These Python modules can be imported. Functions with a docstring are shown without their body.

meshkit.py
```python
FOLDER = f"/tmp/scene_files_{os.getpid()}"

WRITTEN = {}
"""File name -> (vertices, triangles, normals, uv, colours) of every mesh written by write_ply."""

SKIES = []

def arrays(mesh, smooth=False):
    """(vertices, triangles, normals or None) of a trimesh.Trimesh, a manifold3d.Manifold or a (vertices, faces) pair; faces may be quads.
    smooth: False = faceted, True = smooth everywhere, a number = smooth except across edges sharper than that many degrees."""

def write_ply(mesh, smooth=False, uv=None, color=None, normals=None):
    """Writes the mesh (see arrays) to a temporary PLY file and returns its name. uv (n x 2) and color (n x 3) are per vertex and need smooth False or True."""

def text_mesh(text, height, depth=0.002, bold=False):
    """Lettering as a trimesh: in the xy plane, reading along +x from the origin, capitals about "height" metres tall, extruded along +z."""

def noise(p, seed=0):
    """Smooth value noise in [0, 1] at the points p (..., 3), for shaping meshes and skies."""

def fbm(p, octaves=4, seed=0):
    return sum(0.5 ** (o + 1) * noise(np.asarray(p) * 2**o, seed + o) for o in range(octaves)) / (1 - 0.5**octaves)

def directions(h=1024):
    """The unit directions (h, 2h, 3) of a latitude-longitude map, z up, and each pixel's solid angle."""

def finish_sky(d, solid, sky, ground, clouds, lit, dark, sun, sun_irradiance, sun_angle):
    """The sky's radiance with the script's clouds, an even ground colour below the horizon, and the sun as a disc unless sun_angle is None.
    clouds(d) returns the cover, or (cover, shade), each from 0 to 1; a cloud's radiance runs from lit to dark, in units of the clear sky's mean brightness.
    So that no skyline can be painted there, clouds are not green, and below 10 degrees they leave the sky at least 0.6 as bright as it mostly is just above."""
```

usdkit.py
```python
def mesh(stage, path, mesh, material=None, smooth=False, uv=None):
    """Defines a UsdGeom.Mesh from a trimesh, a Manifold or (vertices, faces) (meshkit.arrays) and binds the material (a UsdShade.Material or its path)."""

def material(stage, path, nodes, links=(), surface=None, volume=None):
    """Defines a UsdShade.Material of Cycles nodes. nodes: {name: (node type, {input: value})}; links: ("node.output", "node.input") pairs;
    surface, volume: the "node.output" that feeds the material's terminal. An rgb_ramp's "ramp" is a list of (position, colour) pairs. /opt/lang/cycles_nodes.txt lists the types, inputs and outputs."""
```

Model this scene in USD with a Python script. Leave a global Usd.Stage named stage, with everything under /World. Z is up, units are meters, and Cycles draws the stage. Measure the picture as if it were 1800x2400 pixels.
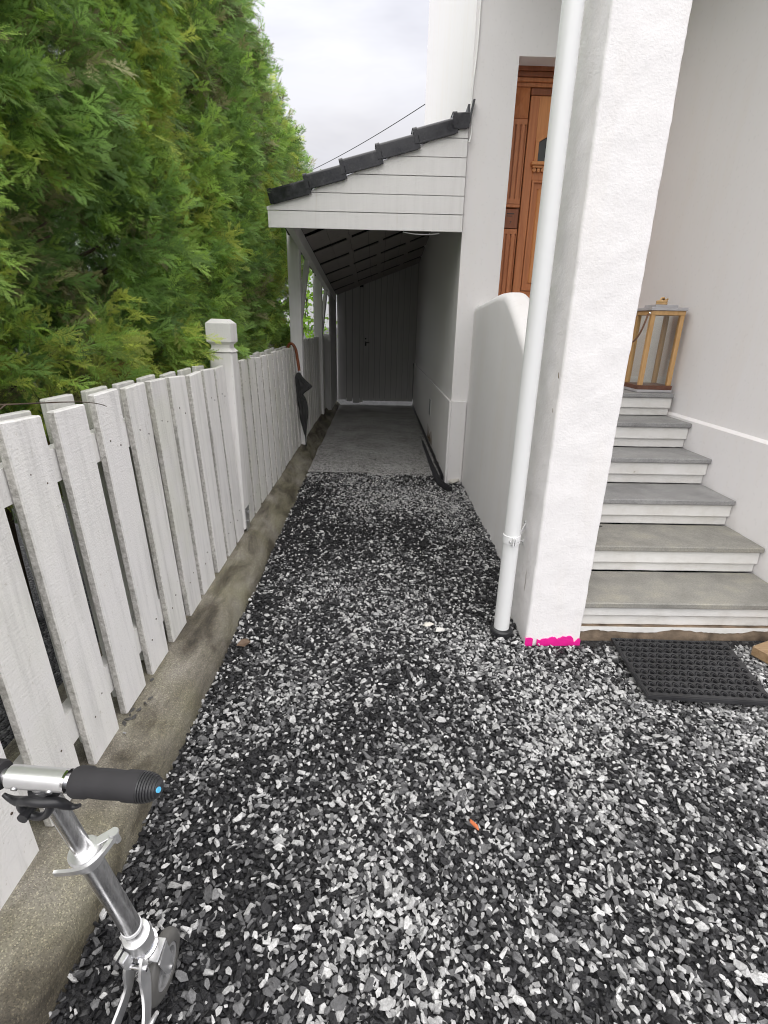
import math, numpy as np, trimesh, usdkit, meshkit
from pxr import Usd, UsdGeom, UsdLux, UsdShade, Gf, Sdf, Vt
from shapely.geometry import Polygon, box as sbox, Point
from shapely.ops import unary_union

stage = Usd.Stage.CreateInMemory()
UsdGeom.SetStageUpAxis(stage, 'Z'); UsdGeom.SetStageMetersPerUnit(stage, 1.0)
W = UsdGeom.Xform.Define(stage, '/World'); stage.SetDefaultPrim(W.GetPrim())
UsdGeom.Scope.Define(stage, '/World/Looks')
RS = np.random.RandomState

# ------------------------------------------------------------------ camera
EXPOSURE = 1.62
pitch, yaw, roll = .350088, .017482, .021959
EYE = np.array([0, 0, 1.5])
fw = np.array([math.sin(yaw)*math.cos(pitch), math.cos(yaw)*math.cos(pitch), -math.sin(pitch)])
rt = np.array([math.cos(yaw), -math.sin(yaw), 0]); up = np.cross(rt, fw)
rt2 = math.cos(roll)*rt+math.sin(roll)*up; up2 = -math.sin(roll)*rt+math.cos(roll)*up
cam = UsdGeom.Camera.Define(stage, '/World/camera')
M = np.eye(4); M[0,:3] = rt2; M[1,:3] = up2; M[2,:3] = -fw; M[3,:3] = EYE
cam.AddTransformOp().Set(Gf.Matrix4d(*[float(x) for x in M.ravel()]))
cam.CreateFocalLengthAttr(24.0)
cam.CreateHorizontalApertureAttr(24.0*1800/1199.0); cam.CreateVerticalApertureAttr(24.0*2400/1199.0)
cam.CreateClippingRangeAttr(Gf.Vec2f(0.05, 2000)); cam.CreateExposureAttr(EXPOSURE)

# ------------------------------------------------------------------ sky and sun
SUN_DIR = np.array([-0.10, -0.24, 1.0]); SUN_DIR /= np.linalg.norm(SUN_DIR)
el = math.asin(SUN_DIR[2]); rot = math.atan2(SUN_DIR[0], SUN_DIR[1])
SKY, CLOUD_A, CLOUD_B = 0.105, (2.35,2.33,2.52), (3.30,3.28,3.42)
skym = usdkit.material(stage, '/World/Looks/sky', {
    's': ('sky_texture', {'sky_type': 'single_scattering', 'sun_disc': False, 'sun_elevation': el, 'sun_rotation': rot}),
    'tc': ('texture_coordinate', {}),
    'mp': ('mapping', {'scale': (1.0, 1.0, 2.2)}),
    'n': ('noise_texture', {'scale': 2.1, 'detail': 6.0, 'roughness': .55, 'distortion': .4}),
    'r': ('rgb_ramp', {'ramp': [(0.0, CLOUD_A), (.36, CLOUD_A), (.62, CLOUD_B), (1, CLOUD_B)]}),
    'n2': ('noise_texture', {'scale': 1.3, 'detail': 4.0}),
    'r2': ('rgb_ramp', {'ramp': [(0, (.86,)*3), (.4, (.9,)*3), (.7, (1,)*3), (1, (1,)*3)]}),
    'sx': ('separate_xyz', {}), 'cl': ('clamp', {'min': 0.0, 'max': 1.0}), 'gr': ('math', {'math_type': 'multiply_add', 'value2': 1.10, 'value3': .55}), 'vm': ('vector_math', {'math_type': 'scale'}),   # the even rise from horizon to zenith of an overcast sky
    'm': ('mix_color', {'blend_type': 'mix', 'use_clamp': False}),
    'b': ('background_shader', {'strength': SKY})},
    [('tc.generated', 'mp.vector'), ('mp.vector', 'n.vector'), ('mp.vector', 'n2.vector'), ('n.fac', 'r.fac'), ('n2.fac', 'r2.fac'),
     ('r2.color', 'm.fac'), ('s.color', 'm.a'), ('tc.generated', 'sx.vector'), ('sx.z', 'cl.value'), ('cl.result', 'gr.value1'), ('gr.value', 'vm.scale'), ('r.color', 'vm.vector1'), ('vm.vector', 'm.b'), ('m.result', 'b.color')], surface='b.background')
dome = UsdLux.DomeLight.Define(stage, '/World/sky')
UsdShade.MaterialBindingAPI.Apply(dome.GetPrim()).Bind(skym)
dome.GetPrim().SetCustomDataByKey('kind', 'structure')
sun = UsdLux.DistantLight.Define(stage, '/World/sun')
sun.CreateIntensityAttr(0.40); sun.CreateAngleAttr(120.0); sun.CreateNormalizeAttr(True); sun.CreateColorAttr(Gf.Vec3f(1.0, .965, .92))
z = SUN_DIR; x = np.cross([0, 0, 1.], z); x /= np.linalg.norm(x); y = np.cross(z, x)
S = np.eye(4); S[0,:3] = x; S[1,:3] = y; S[2,:3] = z
sun.AddTransformOp().Set(Gf.Matrix4d(*[float(v) for v in S.ravel()]))

# ------------------------------------------------------------------ helpers
USED = {}
def path_of(name, parent=None):
    base = (str(parent.GetPath()) if parent is not None else '/World') + '/' + name
    k = USED.get(base, -1) + 1; USED[base] = k
    return base if k == 0 else f'{base}_{k:03d}'
def prim(p): return p.GetPrim() if hasattr(p, 'GetPrim') else p
def say(p, label=None, cat=None, group=None, kind=None):
    p = prim(p)
    for k, v in (('label', label), ('category', cat), ('group', group), ('kind', kind)):
        if v: p.SetCustomDataByKey(k, v)
    return p
def thing(name, label, cat, group=None):
    x = UsdGeom.Xform.Define(stage, path_of(name)); return say(x, label, cat, group)
def group_part(name, parent, label=None):
    x = UsdGeom.Xform.Define(stage, path_of(name, parent)); return say(x, label)
def obj(name, mesh, mat, parent=None, smooth=30, label=None, cat=None, group=None, kind=None):
    m = usdkit.mesh(stage, path_of(name, parent), mesh, mat, smooth); return say(m, label, cat, group, kind)
class MB:
    def __init__(s): s.v = []; s.f = []; s.n = 0
    def add(s, v, f):
        v = np.asarray(v, float); f = np.asarray(f, int)
        if f.shape[1] == 4: f = np.vstack([f[:, [0,1,2]], f[:, [0,2,3]]])
        s.v.append(v); s.f.append(f+s.n); s.n += len(v); return s
    def tm(s, m): return s.add(m.vertices, m.faces)
    def mesh(s): return trimesh.Trimesh(np.vstack(s.v), np.vstack(s.f), process=False)
def rotm(axis, ang):
    return trimesh.transformations.rotation_matrix(ang, axis)[:3,:3]
def cbox(lo, hi, c=.003, R=None, ctr=None):
    """chamfered box between corners"""
    lo = np.asarray(lo, float); hi = np.asarray(hi, float); m = (lo+hi)/2; h = (hi-lo)/2; c = min(c, *(h*.45))
    pts = []
    for sx in (-1,1):
        for sy in (-1,1):
            for sz in (-1,1):
                s = np.array([sx,sy,sz])
                for k in range(3):
                    q = h.copy()-c; q[k] = h[k]; pts.append(s*q)
    t = trimesh.convex.convex_hull(np.array(pts))
    v = t.vertices
    if R is not None:
        if ctr is None: v = v@R.T
        else: v = (v+m-ctr)@R.T+ctr-m
    return trimesh.Trimesh(v+m, t.faces, process=False)
def beam(a, b, w, h, upv=(0,0,1), c=.003):
    """square timber from a to b, w across, h along up"""
    a = np.asarray(a, float); b = np.asarray(b, float); d = b-a; L = np.linalg.norm(d); d /= L
    s = np.cross(d, upv); s /= np.linalg.norm(s); u = np.cross(s, d)
    t = cbox((-L/2,-w/2,-h/2), (L/2,w/2,h/2), c)
    R = np.stack([d, s, u], 1)
    return trimesh.Trimesh(t.vertices@R.T+(a+b)/2, t.faces, process=False)
def tube(pts, r, n=12, cap=True):
    pts = np.asarray(pts, float); N = len(pts); r = np.broadcast_to(np.asarray(r, float), (N,))
    t = np.gradient(pts, axis=0); t /= np.linalg.norm(t, axis=1, keepdims=True)+1e-12
    ref = np.array([0,0,1.]) if abs(t[0,2]) < .9 else np.array([1.,0,0])
    V = []
    u = np.cross(ref, t[0]); u /= np.linalg.norm(u)
    for i in range(N):
        u = u-t[i]*(u@t[i]); u /= np.linalg.norm(u); w = np.cross(t[i], u)
        a = np.arange(n)*2*math.pi/n
        V.append(pts[i]+r[i]*(np.cos(a)[:,None]*u+np.sin(a)[:,None]*w))
    V = np.vstack(V); F = []
    for i in range(N-1):
        for k in range(n):
            a, b = i*n+k, i*n+(k+1)%n
            F += [[a, b, b+n], [a, b+n, a+n]]
    if cap:
        c0, c1 = len(V), len(V)+1; V = np.vstack([V, pts[:1], pts[-1:]])
        for k in range(n):
            F += [[c0, (k+1)%n, k], [c1, (N-1)*n+k, (N-1)*n+(k+1)%n]]
    return trimesh.Trimesh(V, np.array(F), process=False)
def lathe_along(a, d, prof, n=24):
    """prof: (t along d, radius) list"""
    a = np.asarray(a, float); d = np.asarray(d, float); d = d/np.linalg.norm(d)
    ref = np.array([0,0,1.]) if abs(d[2]) < .9 else np.array([0,1.,0])
    u = np.cross(ref, d); u /= np.linalg.norm(u); w = np.cross(d, u)
    an = np.arange(n)*2*math.pi/n; V = []
    for t, r in prof:
        V.append(a+d*t+r*(np.cos(an)[:,None]*u+np.sin(an)[:,None]*w))
    V = np.vstack(V); F = []
    for i in range(len(prof)-1):
        for k in range(n):
            p, q = i*n+k, i*n+(k+1)%n
            F += [[p, q, q+n], [p, q+n, p+n]]
    c0, c1 = len(V), len(V)+1; N = len(prof)
    V = np.vstack([V, [a+d*prof[0][0]], [a+d*prof[-1][0]]])
    for k in range(n):
        F += [[c0, (k+1)%n, k], [c1, (N-1)*n+k, (N-1)*n+(k+1)%n]]
    return trimesh.Trimesh(V, np.array(F), process=False)
def extrude_poly(poly, h):
    return trimesh.creation.extrude_polygon(poly, h, engine='earcut')
def extr(poly, axis, lo, hi):
    """polygon in the two other axes (in order) extruded along axis"""
    geoms = getattr(poly, 'geoms', [poly]); mb = MB()
    for g in geoms:
        m = extrude_poly(g, hi-lo); v = m.vertices.copy(); v[:,2] += lo; f = m.faces
        if axis == 'x': v = v[:, [2,0,1]]
        elif axis == 'y': v = np.stack([v[:,0], v[:,2], v[:,1]], 1); f = f[:, ::-1]
        mb.add(v, f)
    return mb.mesh()
def cat(*ms): return trimesh.util.concatenate(list(ms))
def rough_edges(m, maxlen, amp, sc, seed=0, mask=None):
    """subdivides and displaces along normals with noise"""
    m = m.copy(); m.merge_vertices()
    v, f = trimesh.remesh.subdivide_to_size(m.vertices, m.faces, maxlen, max_iter=12)
    m = trimesh.Trimesh(v, f, process=True); m.merge_vertices()
    n = m.vertex_normals
    d = (meshkit.fbm(m.vertices*sc, 3, seed)-.5)*2*amp
    if mask is not None: d = d*mask(m.vertices)
    return trimesh.Trimesh(m.vertices+n*d[:,None], m.faces, process=False)
def instancer(path, protos, mats, idx, pos, quat, scale, smooth=False):
    """a PointInstancer whose prototypes are its own children"""
    pi = UsdGeom.PointInstancer.Define(stage, path); rel = pi.CreatePrototypesRel()
    for k, (m, mt) in enumerate(zip(protos, mats)):
        p = f'{path}/piece_{k:03d}' if k else f'{path}/piece'
        usdkit.mesh(stage, p, m, mt, smooth); rel.AddTarget(p)
    pi.CreateProtoIndicesAttr(Vt.IntArray.FromNumpy(np.asarray(idx, np.int32)))
    pi.CreatePositionsAttr(Vt.Vec3fArray.FromNumpy(np.asarray(pos, np.float32)))
    q = np.asarray(quat, np.float32)
    pi.CreateOrientationsAttr(Vt.QuathArray([Gf.Quath(float(a), float(b), float(c), float(d)) for a,b,c,d in q]))
    pi.CreateScalesAttr(Vt.Vec3fArray.FromNumpy(np.asarray(scale, np.float32)))
    return pi
def quats(R):
    """(n,3,3) rotation matrices (columns: images of the axes) to wxyz"""
    from scipy.spatial.transform import Rotation
    q = Rotation.from_matrix(R).as_quat(); return q[:, [3,0,1,2]]

# ------------------------------------------------------------------ materials
def mat(name, nodes, links, surface='p.BSDF'):
    return usdkit.material(stage, '/World/Looks/'+name, nodes, links, surface=surface)
def plain(name, col, rough=.5, metal=0.0, bump=None, var=0, **kw):
    nodes = {'p': ('principled_bsdf', dict(base_color=col, roughness=rough, metallic=metal, **kw)), 'g': ('geometry', {})}; links = []
    if var:
        c = np.array(col)
        nodes['n'] = ('noise_texture', {'scale': 14.0, 'detail': 5.0}); links += [('g.position', 'n.vector')]
        nodes['r'] = ('rgb_ramp', {'ramp': [(.3, tuple(c*(1-var))), (.7, tuple(np.minimum(c*(1+var), .95)))]}); links += [('n.fac', 'r.fac'), ('r.color', 'p.base_color')]
    if bump:
        nodes['bn'] = ('noise_texture', {'scale': bump[0], 'detail': 3.0}); nodes['b'] = ('bump', {'strength': bump[1], 'distance': bump[2]})
        links += [('g.position', 'bn.vector'), ('bn.fac', 'b.height'), ('b.normal', 'p.normal')]
    return mat(name, nodes, links)

def stucco(name, col, sc, strength, dist, dirt=.10, streak=True):
    c = np.array(col)
    return mat(name, {
        'g': ('geometry', {}), 'p': ('principled_bsdf', {'roughness': .62, 'specular_ior_level': .35}),
        'n1': ('noise_texture', {'scale': sc, 'detail': 3.0, 'roughness': .6}),
        'n1b': ('noise_texture', {'scale': sc*.22, 'detail': 2.0}),
        'add': ('math', {'math_type': 'multiply_add', 'value2': .9}),
        'b': ('bump', {'strength': strength, 'distance': dist}),
        'mp': ('mapping', {'scale': (5, 5, .9)}), 'n2': ('noise_texture', {'scale': 1.0, 'detail': 6.0, 'roughness': .62}),
        'r': ('rgb_ramp', {'ramp': [(.25, tuple(c*(1-dirt)*np.array([1,.985,.96]))), (.5, tuple(c*(1-dirt*.3))), (.7, tuple(c))]}),
        'sp': ('noise_texture', {'scale': 38.0, 'detail': 2.0}), 'rs': ('rgb_ramp', {'ramp': [(0, (.93,)*3), (.32, (.97,)*3), (.4, (1,)*3), (1, (1,)*3)]}),
        'mx': ('mix_color', {'blend_type': 'multiply', 'fac': 1.0})},
        [('g.position', 'n1.vector'), ('g.position', 'n1b.vector'), ('n1b.fac', 'add.value1'), ('n1.fac', 'add.value3'), ('add.value', 'b.height'), ('b.normal', 'p.normal'),
         ('g.position', 'mp.vector'), ('mp.vector', 'n2.vector'), ('n2.fac', 'r.fac'), ('g.position', 'sp.vector'), ('sp.fac', 'rs.fac'),
         ('r.color', 'mx.a'), ('rs.color', 'mx.b'), ('mx.result', 'p.base_color')])
STUCCO = stucco('rough_white_render', (.84,.82,.815), 110.0, .42, .004, .04)
STUCCO_S = stucco('smooth_white_render', (.835,.815,.81), 60.0, .18, .003, .02)
PLINTH = stucco('plinth_render', (.81,.79,.785), 60.0, .22, .003, .035)

def painted_wood(name, base, seed, dirt=.5, green=.0, dark_edge=0.0):  # edge term: faces turned along y get a darker mottled tint
    c = np.array(base)
    return mat(name, {
        'g': ('geometry', {}), 'p': ('principled_bsdf', {'roughness': .6, 'specular_ior_level': .3}),
        'mp': ('mapping', {'scale': (22, 22, 1.6), 'location': (seed*3.1, seed*1.7, seed)}),
        'gr': ('noise_texture', {'scale': 1.0, 'detail': 8.0, 'roughness': .65, 'distortion': .3}),
        'r': ('rgb_ramp', {'ramp': [(.22, tuple(c*(1-.5*dirt)*np.array([1,.97,.9]))), (.36, tuple(c*(1-.16*dirt))), (.52, tuple(c)), (1, tuple(np.minimum(c*1.05, .9)))]}),
        'sp': ('noise_texture', {'scale': 55.0, 'detail': 4.0, 'roughness': .7}), 'rs': ('rgb_ramp', {'ramp': [(0, (.55,.52,.47)), (.29, (.75,.73,.69)), (.37, (1,)*3), (1, (1,)*3)]}),
        'lg': ('noise_texture', {'scale': 4.0, 'detail': 4.0}), 'rg': ('rgb_ramp', {'ramp': [(0, (1-.3*green, 1-.22*green, 1-.5*green)), (.42, (1-.12*green, 1-.08*green, 1-.24*green)), (.58, (1,)*3), (1, (1,)*3)]}),
        'm1': ('mix_color', {'blend_type': 'multiply', 'fac': dirt}), 'm2': ('mix_color', {'blend_type': 'multiply', 'fac': 1.0}),
        'mps': ('mapping', {'rotation': (.75, 0, 0), 'scale': (20, 18, 150)}), 'sw': ('noise_texture', {'scale': 1.0, 'detail': 3.0}),
        'fa': ('noise_texture', {'scale': 160.0, 'detail': 3.0}),
        'ad': ('math', {'math_type': 'multiply_add', 'value2': .7}), 'ad2': ('math', {'math_type': 'multiply_add', 'value2': .9}),
        'b': ('bump', {'strength': .5, 'distance': .003}), 'nx': ('separate_xyz', {}), 'ab': ('math', {'math_type': 'absolute'}), 'ed': ('map_range', {'from_min': .5, 'from_max': .9, 'to_min': 0.0, 'to_max': dark_edge, 'clamp': True}), 'en': ('noise_texture', {'scale': 70.0, 'detail': 5.0, 'roughness': .7}), 'er': ('rgb_ramp', {'ramp': [(.32, (.34,.33,.30)), (.5, (.66,.65,.62)), (.68, (.92,.91,.89))]}), 'm3': ('mix_color', {'blend_type': 'multiply'})},
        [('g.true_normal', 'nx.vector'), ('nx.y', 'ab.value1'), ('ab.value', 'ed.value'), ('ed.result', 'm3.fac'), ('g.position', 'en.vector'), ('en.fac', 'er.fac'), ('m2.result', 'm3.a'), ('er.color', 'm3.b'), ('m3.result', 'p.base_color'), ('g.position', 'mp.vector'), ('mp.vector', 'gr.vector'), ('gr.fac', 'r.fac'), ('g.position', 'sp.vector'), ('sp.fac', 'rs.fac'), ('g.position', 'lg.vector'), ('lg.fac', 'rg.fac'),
         ('r.color', 'm1.a'), ('rs.color', 'm1.b'), ('m1.result', 'm2.a'), ('rg.color', 'm2.b'),
         ('g.position', 'mps.vector'), ('mps.vector', 'sw.vector'), ('g.position', 'fa.vector'), ('sw.fac', 'ad.value1'), ('fa.fac', 'ad.value3'), ('gr.fac', 'ad2.value1'), ('ad.value', 'ad2.value3'), ('ad2.value', 'b.height'), ('b.normal', 'p.normal')])
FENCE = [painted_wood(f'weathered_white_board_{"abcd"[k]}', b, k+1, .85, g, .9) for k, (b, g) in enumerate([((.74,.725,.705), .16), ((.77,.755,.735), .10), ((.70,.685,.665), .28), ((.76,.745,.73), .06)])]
BACKB = painted_wood('rear_fence_board', (.60,.59,.57), 9, 1.0, .4)
PLANK = painted_wood('painted_plank', (.80,.785,.775), 6, .22)
POSTM = painted_wood('painted_post', (.79,.78,.77), 7, .2)
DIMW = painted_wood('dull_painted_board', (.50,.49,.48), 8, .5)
CEIL = painted_wood('shaded_ceiling_board', (.34,.31,.295), 11, .8)  # white boards: roof shade toned into the colour, plus streaky stain
UNDER = plain('black_underlay', (.02,.02,.022), .8)
TILE = mat('glazed_black_tile', {'g': ('geometry', {}), 'p': ('principled_bsdf', {'roughness': .2, 'specular_ior_level': .45}),
    'n': ('noise_texture', {'scale': 9.0, 'detail': 6.0, 'roughness': .7}), 'r': ('rgb_ramp', {'ramp': [(.35, (.008,.008,.011)), (.6, (.02,.02,.024)), (.78, (.07,.07,.075))]}),
    'rr': ('map_range', {'from_min': .3, 'from_max': .7, 'to_min': .10, 'to_max': .38, 'clamp': True})},
    [('g.position', 'n.vector'), ('n.fac', 'r.fac'), ('r.color', 'p.base_color'), ('n.fac', 'rr.value'), ('rr.result', 'p.roughness')])
def hardwood(name, c0, c1, sc=(34,34,1.8)):
    return mat(name, {'g': ('geometry', {}), 'p': ('principled_bsdf', {'roughness': .38, 'specular_ior_level': .4}), 'mp': ('mapping', {'scale': sc}),
        'n': ('noise_texture', {'scale': 1.0, 'detail': 7.0, 'roughness': .6, 'distortion': .6}), 'r': ('rgb_ramp', {'ramp': [(.3, c0), (.7, c1)]}), 'b': ('bump', {'strength': .15, 'distance': .001})},
        [('g.position', 'mp.vector'), ('mp.vector', 'n.vector'), ('n.fac', 'r.fac'), ('r.color', 'p.base_color'), ('n.fac', 'b.height'), ('b.normal', 'p.normal')])
DOORW = hardwood('red_brown_door_wood', (.40,.135,.048), (.57,.225,.088))
DOORW2 = hardwood('orange_door_panel_wood', (.50,.20,.066), (.66,.29,.11), (30,30,2.4))
DOORD = hardwood('dark_door_moulding', (.20,.066,.026), (.30,.10,.042))
HANDLEW = hardwood('umbrella_handle_wood', (.15,.042,.016), (.25,.075,.03))
LANTW = hardwood('lantern_pale_wood', (.46,.27,.11), (.62,.38,.17), (40,40,3))
LANTD = hardwood('lantern_brown_base', (.10,.042,.026), (.16,.07,.045))
PLKB = hardwood('timber_offcut_wood', (.22,.14,.07), (.38,.26,.15), (8,60,60))
GLASSD = plain('dark_window_glass', (.03,.035,.035), .06, specular_ior_level=.7)
WHITEP = plain('white_plastic_pipe', (.78,.785,.78), .3, specular_ior_level=.5)
WHITEM = plain('white_painted_steel', (.80,.80,.80), .35)
CABLEW = plain('white_cable_sheath', (.82,.82,.80), .4)
BLACKP = plain('black_plastic', (.018,.018,.02), .4, bump=(60., .2, .002))
RUBBER = plain('black_mat_rubber', (.026,.026,.028), .38, bump=(180., .3, .002), var=.35)
FOAM = plain('black_foam_grip', (.022,.021,.023), .75, bump=(500., .25, .001), var=.25)
ALU = mat('brushed_aluminium', {'g': ('geometry', {}), 'p': ('principled_bsdf', {'metallic': 1.0, 'base_color': (.78,.78,.80)}), 'mp': ('mapping', {'scale': (60,60,9)}),
    'n': ('noise_texture', {'scale': 1.0, 'detail': 6.0, 'roughness': .7}), 'r': ('map_range', {'from_min': .3, 'from_max': .7, 'to_min': .20, 'to_max': .34, 'clamp': True}),
    'n2': ('noise_texture', {'scale': 22.0, 'detail': 5.0}), 'c': ('rgb_ramp', {'ramp': [(.3, (.66,.66,.67)), (.55, (.78,.78,.79)), (1, (.84,.84,.85))]})},
    [('g.position', 'mp.vector'), ('mp.vector', 'n.vector'), ('n.fac', 'r.value'), ('r.result', 'p.roughness'), ('g.position', 'n2.vector'), ('n2.fac', 'c.fac'), ('c.color', 'p.base_color')])
ALUW = plain('cast_aluminium', (.74,.74,.74), .36, .9, bump=(300., .15, .0008), var=.12)
CHROME = plain('polished_steel', (.85,.85,.87), .1, 1.0)
PU = plain('grey_wheel_rubber', (.115,.112,.105), .45, var=.25)
SPOKE = plain('grey_wheel_hub_plastic', (.30,.30,.30), .4, var=.15)
BLUE = plain('blue_grip_emblem_paint', (.10,.45,.72), .5)
PINK = plain('magenta_marking_paint', (.78,.012,.28), .65, bump=(70., .5, .004), var=.06)
CLOTH = plain('black_umbrella_fabric', (.028,.028,.028), .85, bump=(220., .2, .001), var=.25)
GREYP = plain('lantern_grey_paint', (.44,.43,.44), .45, var=.08)
ROPE = plain('rope_fibre', (.55,.36,.17), .9, bump=(400., .8, .002), var=.25)
LEATHER = plain('leather_strap', (.22,.12,.075), .6, var=.2)
PANE = mat('lantern_glass', {'t': ('transparent_bsdf', {'color': (.96,.97,.96)}), 'g': ('glossy_bsdf', {'roughness': .02}), 'm': ('mix_closure', {'fac': .06})},
    [('t.BSDF', 'm.closure1'), ('g.BSDF', 'm.closure2')], surface='m.closure')
TRUNK = plain('brown_bark', (.075,.052,.036), .9, bump=(40., .8, .02), var=.4)
CABLEB = plain('black_cable_sheath', (.015,.015,.015), .6)
FLASH = plain('dark_lead_flashing', (.06,.06,.065), .5)
STEELZ = plain('galvanised_steel', (.5,.5,.5), .35, .9, var=.2)

CONC = mat('stained_concrete', {'g': ('geometry', {}), 'p': ('principled_bsdf', {'roughness': .8}),
    'mp': ('mapping', {'scale': (6, 2.0, 6)}), 'n': ('noise_texture', {'scale': 1.3, 'detail': 7.0, 'roughness': .62, 'distortion': .5}),
    'r': ('rgb_ramp', {'ramp': [(.30, (.04,.034,.026)), (.40, (.095,.084,.066)), (.50, (.17,.156,.13)), (.62, (.24,.226,.195)), (.8, (.30,.287,.255))]}),
    'gn': ('noise_texture', {'scale': 3.2, 'detail': 5.0}), 'rg': ('rgb_ramp', {'ramp': [(.38, (.80,.79,.58)), (.6, (1,.985,.95))]}), 'm0': ('mix_color', {'blend_type': 'multiply', 'fac': .8}),
    'v': ('voronoi_texture', {'scale': 330.0}), 'sr': ('rgb_ramp', {'ramp': [(0, (.55,)*3), (.3, (.85,)*3), (.8, (1.02,)*3), (.92, (1.4,1.4,1.34)), (1, (1.8,1.78,1.68))]}),
    'sc': ('separate_color', {}), 'm': ('mix_color', {'blend_type': 'multiply', 'fac': .9, 'use_clamp_result': False}),
    'bn': ('noise_texture', {'scale': 150.0, 'detail': 4.0}), 'bn2': ('noise_texture', {'scale': 18.0, 'detail': 4.0}), 'ad': ('math', {'math_type': 'multiply_add', 'value2': 1.2}), 'b': ('bump', {'strength': .7, 'distance': .005})},
    [('g.position', 'mp.vector'), ('mp.vector', 'n.vector'), ('n.fac', 'r.fac'), ('g.position', 'gn.vector'), ('gn.fac', 'rg.fac'), ('r.color', 'm0.a'), ('rg.color', 'm0.b'),
     ('g.position', 'v.vector'), ('v.color', 'sc.color'), ('sc.r', 'sr.fac'), ('m0.result', 'm.a'), ('sr.color', 'm.b'), ('m.result', 'p.base_color'),
     ('g.position', 'bn.vector'), ('g.position', 'bn2.vector'), ('bn2.fac', 'ad.value1'), ('bn.fac', 'ad.value3'), ('ad.value', 'b.height'), ('b.normal', 'p.normal')])
def slate(name, c, green):
    c = np.array(c); g = np.array(green)
    return mat(name, {'g': ('geometry', {}), 'p': ('principled_bsdf', {'roughness': .62}),
        'n': ('noise_texture', {'scale': 5.0, 'detail': 7.0, 'roughness': .65}), 'r': ('rgb_ramp', {'ramp': [(.3, tuple(c*.75)), (.5, tuple(c)), (.72, tuple(g))]}),
        'n2': ('noise_texture', {'scale': 120.0, 'detail': 3.0}), 'r2': ('rgb_ramp', {'ramp': [(.3, (.8,)*3), (.7, (1.15,)*3)]}), 'm': ('mix_color', {'blend_type': 'multiply', 'fac': .9, 'use_clamp_result': False}),
        'b': ('bump', {'strength': .35, 'distance': .003})},
        [('g.position', 'n.vector'), ('n.fac', 'r.fac'), ('g.position', 'n2.vector'), ('n2.fac', 'r2.fac'), ('r.color', 'm.a'), ('r2.color', 'm.b'), ('m.result', 'p.base_color'), ('n2.fac', 'b.height'), ('b.normal', 'p.normal')])
SLATE_LO = slate('dirty_slate', (.27,.262,.235), (.36,.34,.28))
SLATE_HI = slate('grey_slate', (.27,.268,.265), (.34,.338,.33))
FLAKY = mat('flaking_white_paint', {'g': ('geometry', {}), 'p': ('principled_bsdf', {'roughness': .6}),
    'n': ('noise_texture', {'scale': 7.0, 'detail': 8.0, 'roughness': .7}), 'r': ('rgb_ramp', {'ramp': [(.0, (.26,.21,.15)), (.27, (.36,.31,.24)), (.31, (.68,.66,.62)), (.5, (.75,.74,.71)), (.7, (.79,.78,.76))]}),
    'b': ('bump', {'strength': .5, 'distance': .004}), 'bn': ('noise_texture', {'scale': 26.0, 'detail': 5.0})},
    [('g.position', 'n.vector'), ('n.fac', 'r.fac'), ('r.color', 'p.base_color'), ('g.position', 'bn.vector'), ('bn.fac', 'b.height'), ('b.normal', 'p.normal')])
BROWNC = plain('bare_brown_concrete', (.20,.15,.105), .85, bump=(60., .6, .006), var=.5)

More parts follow.
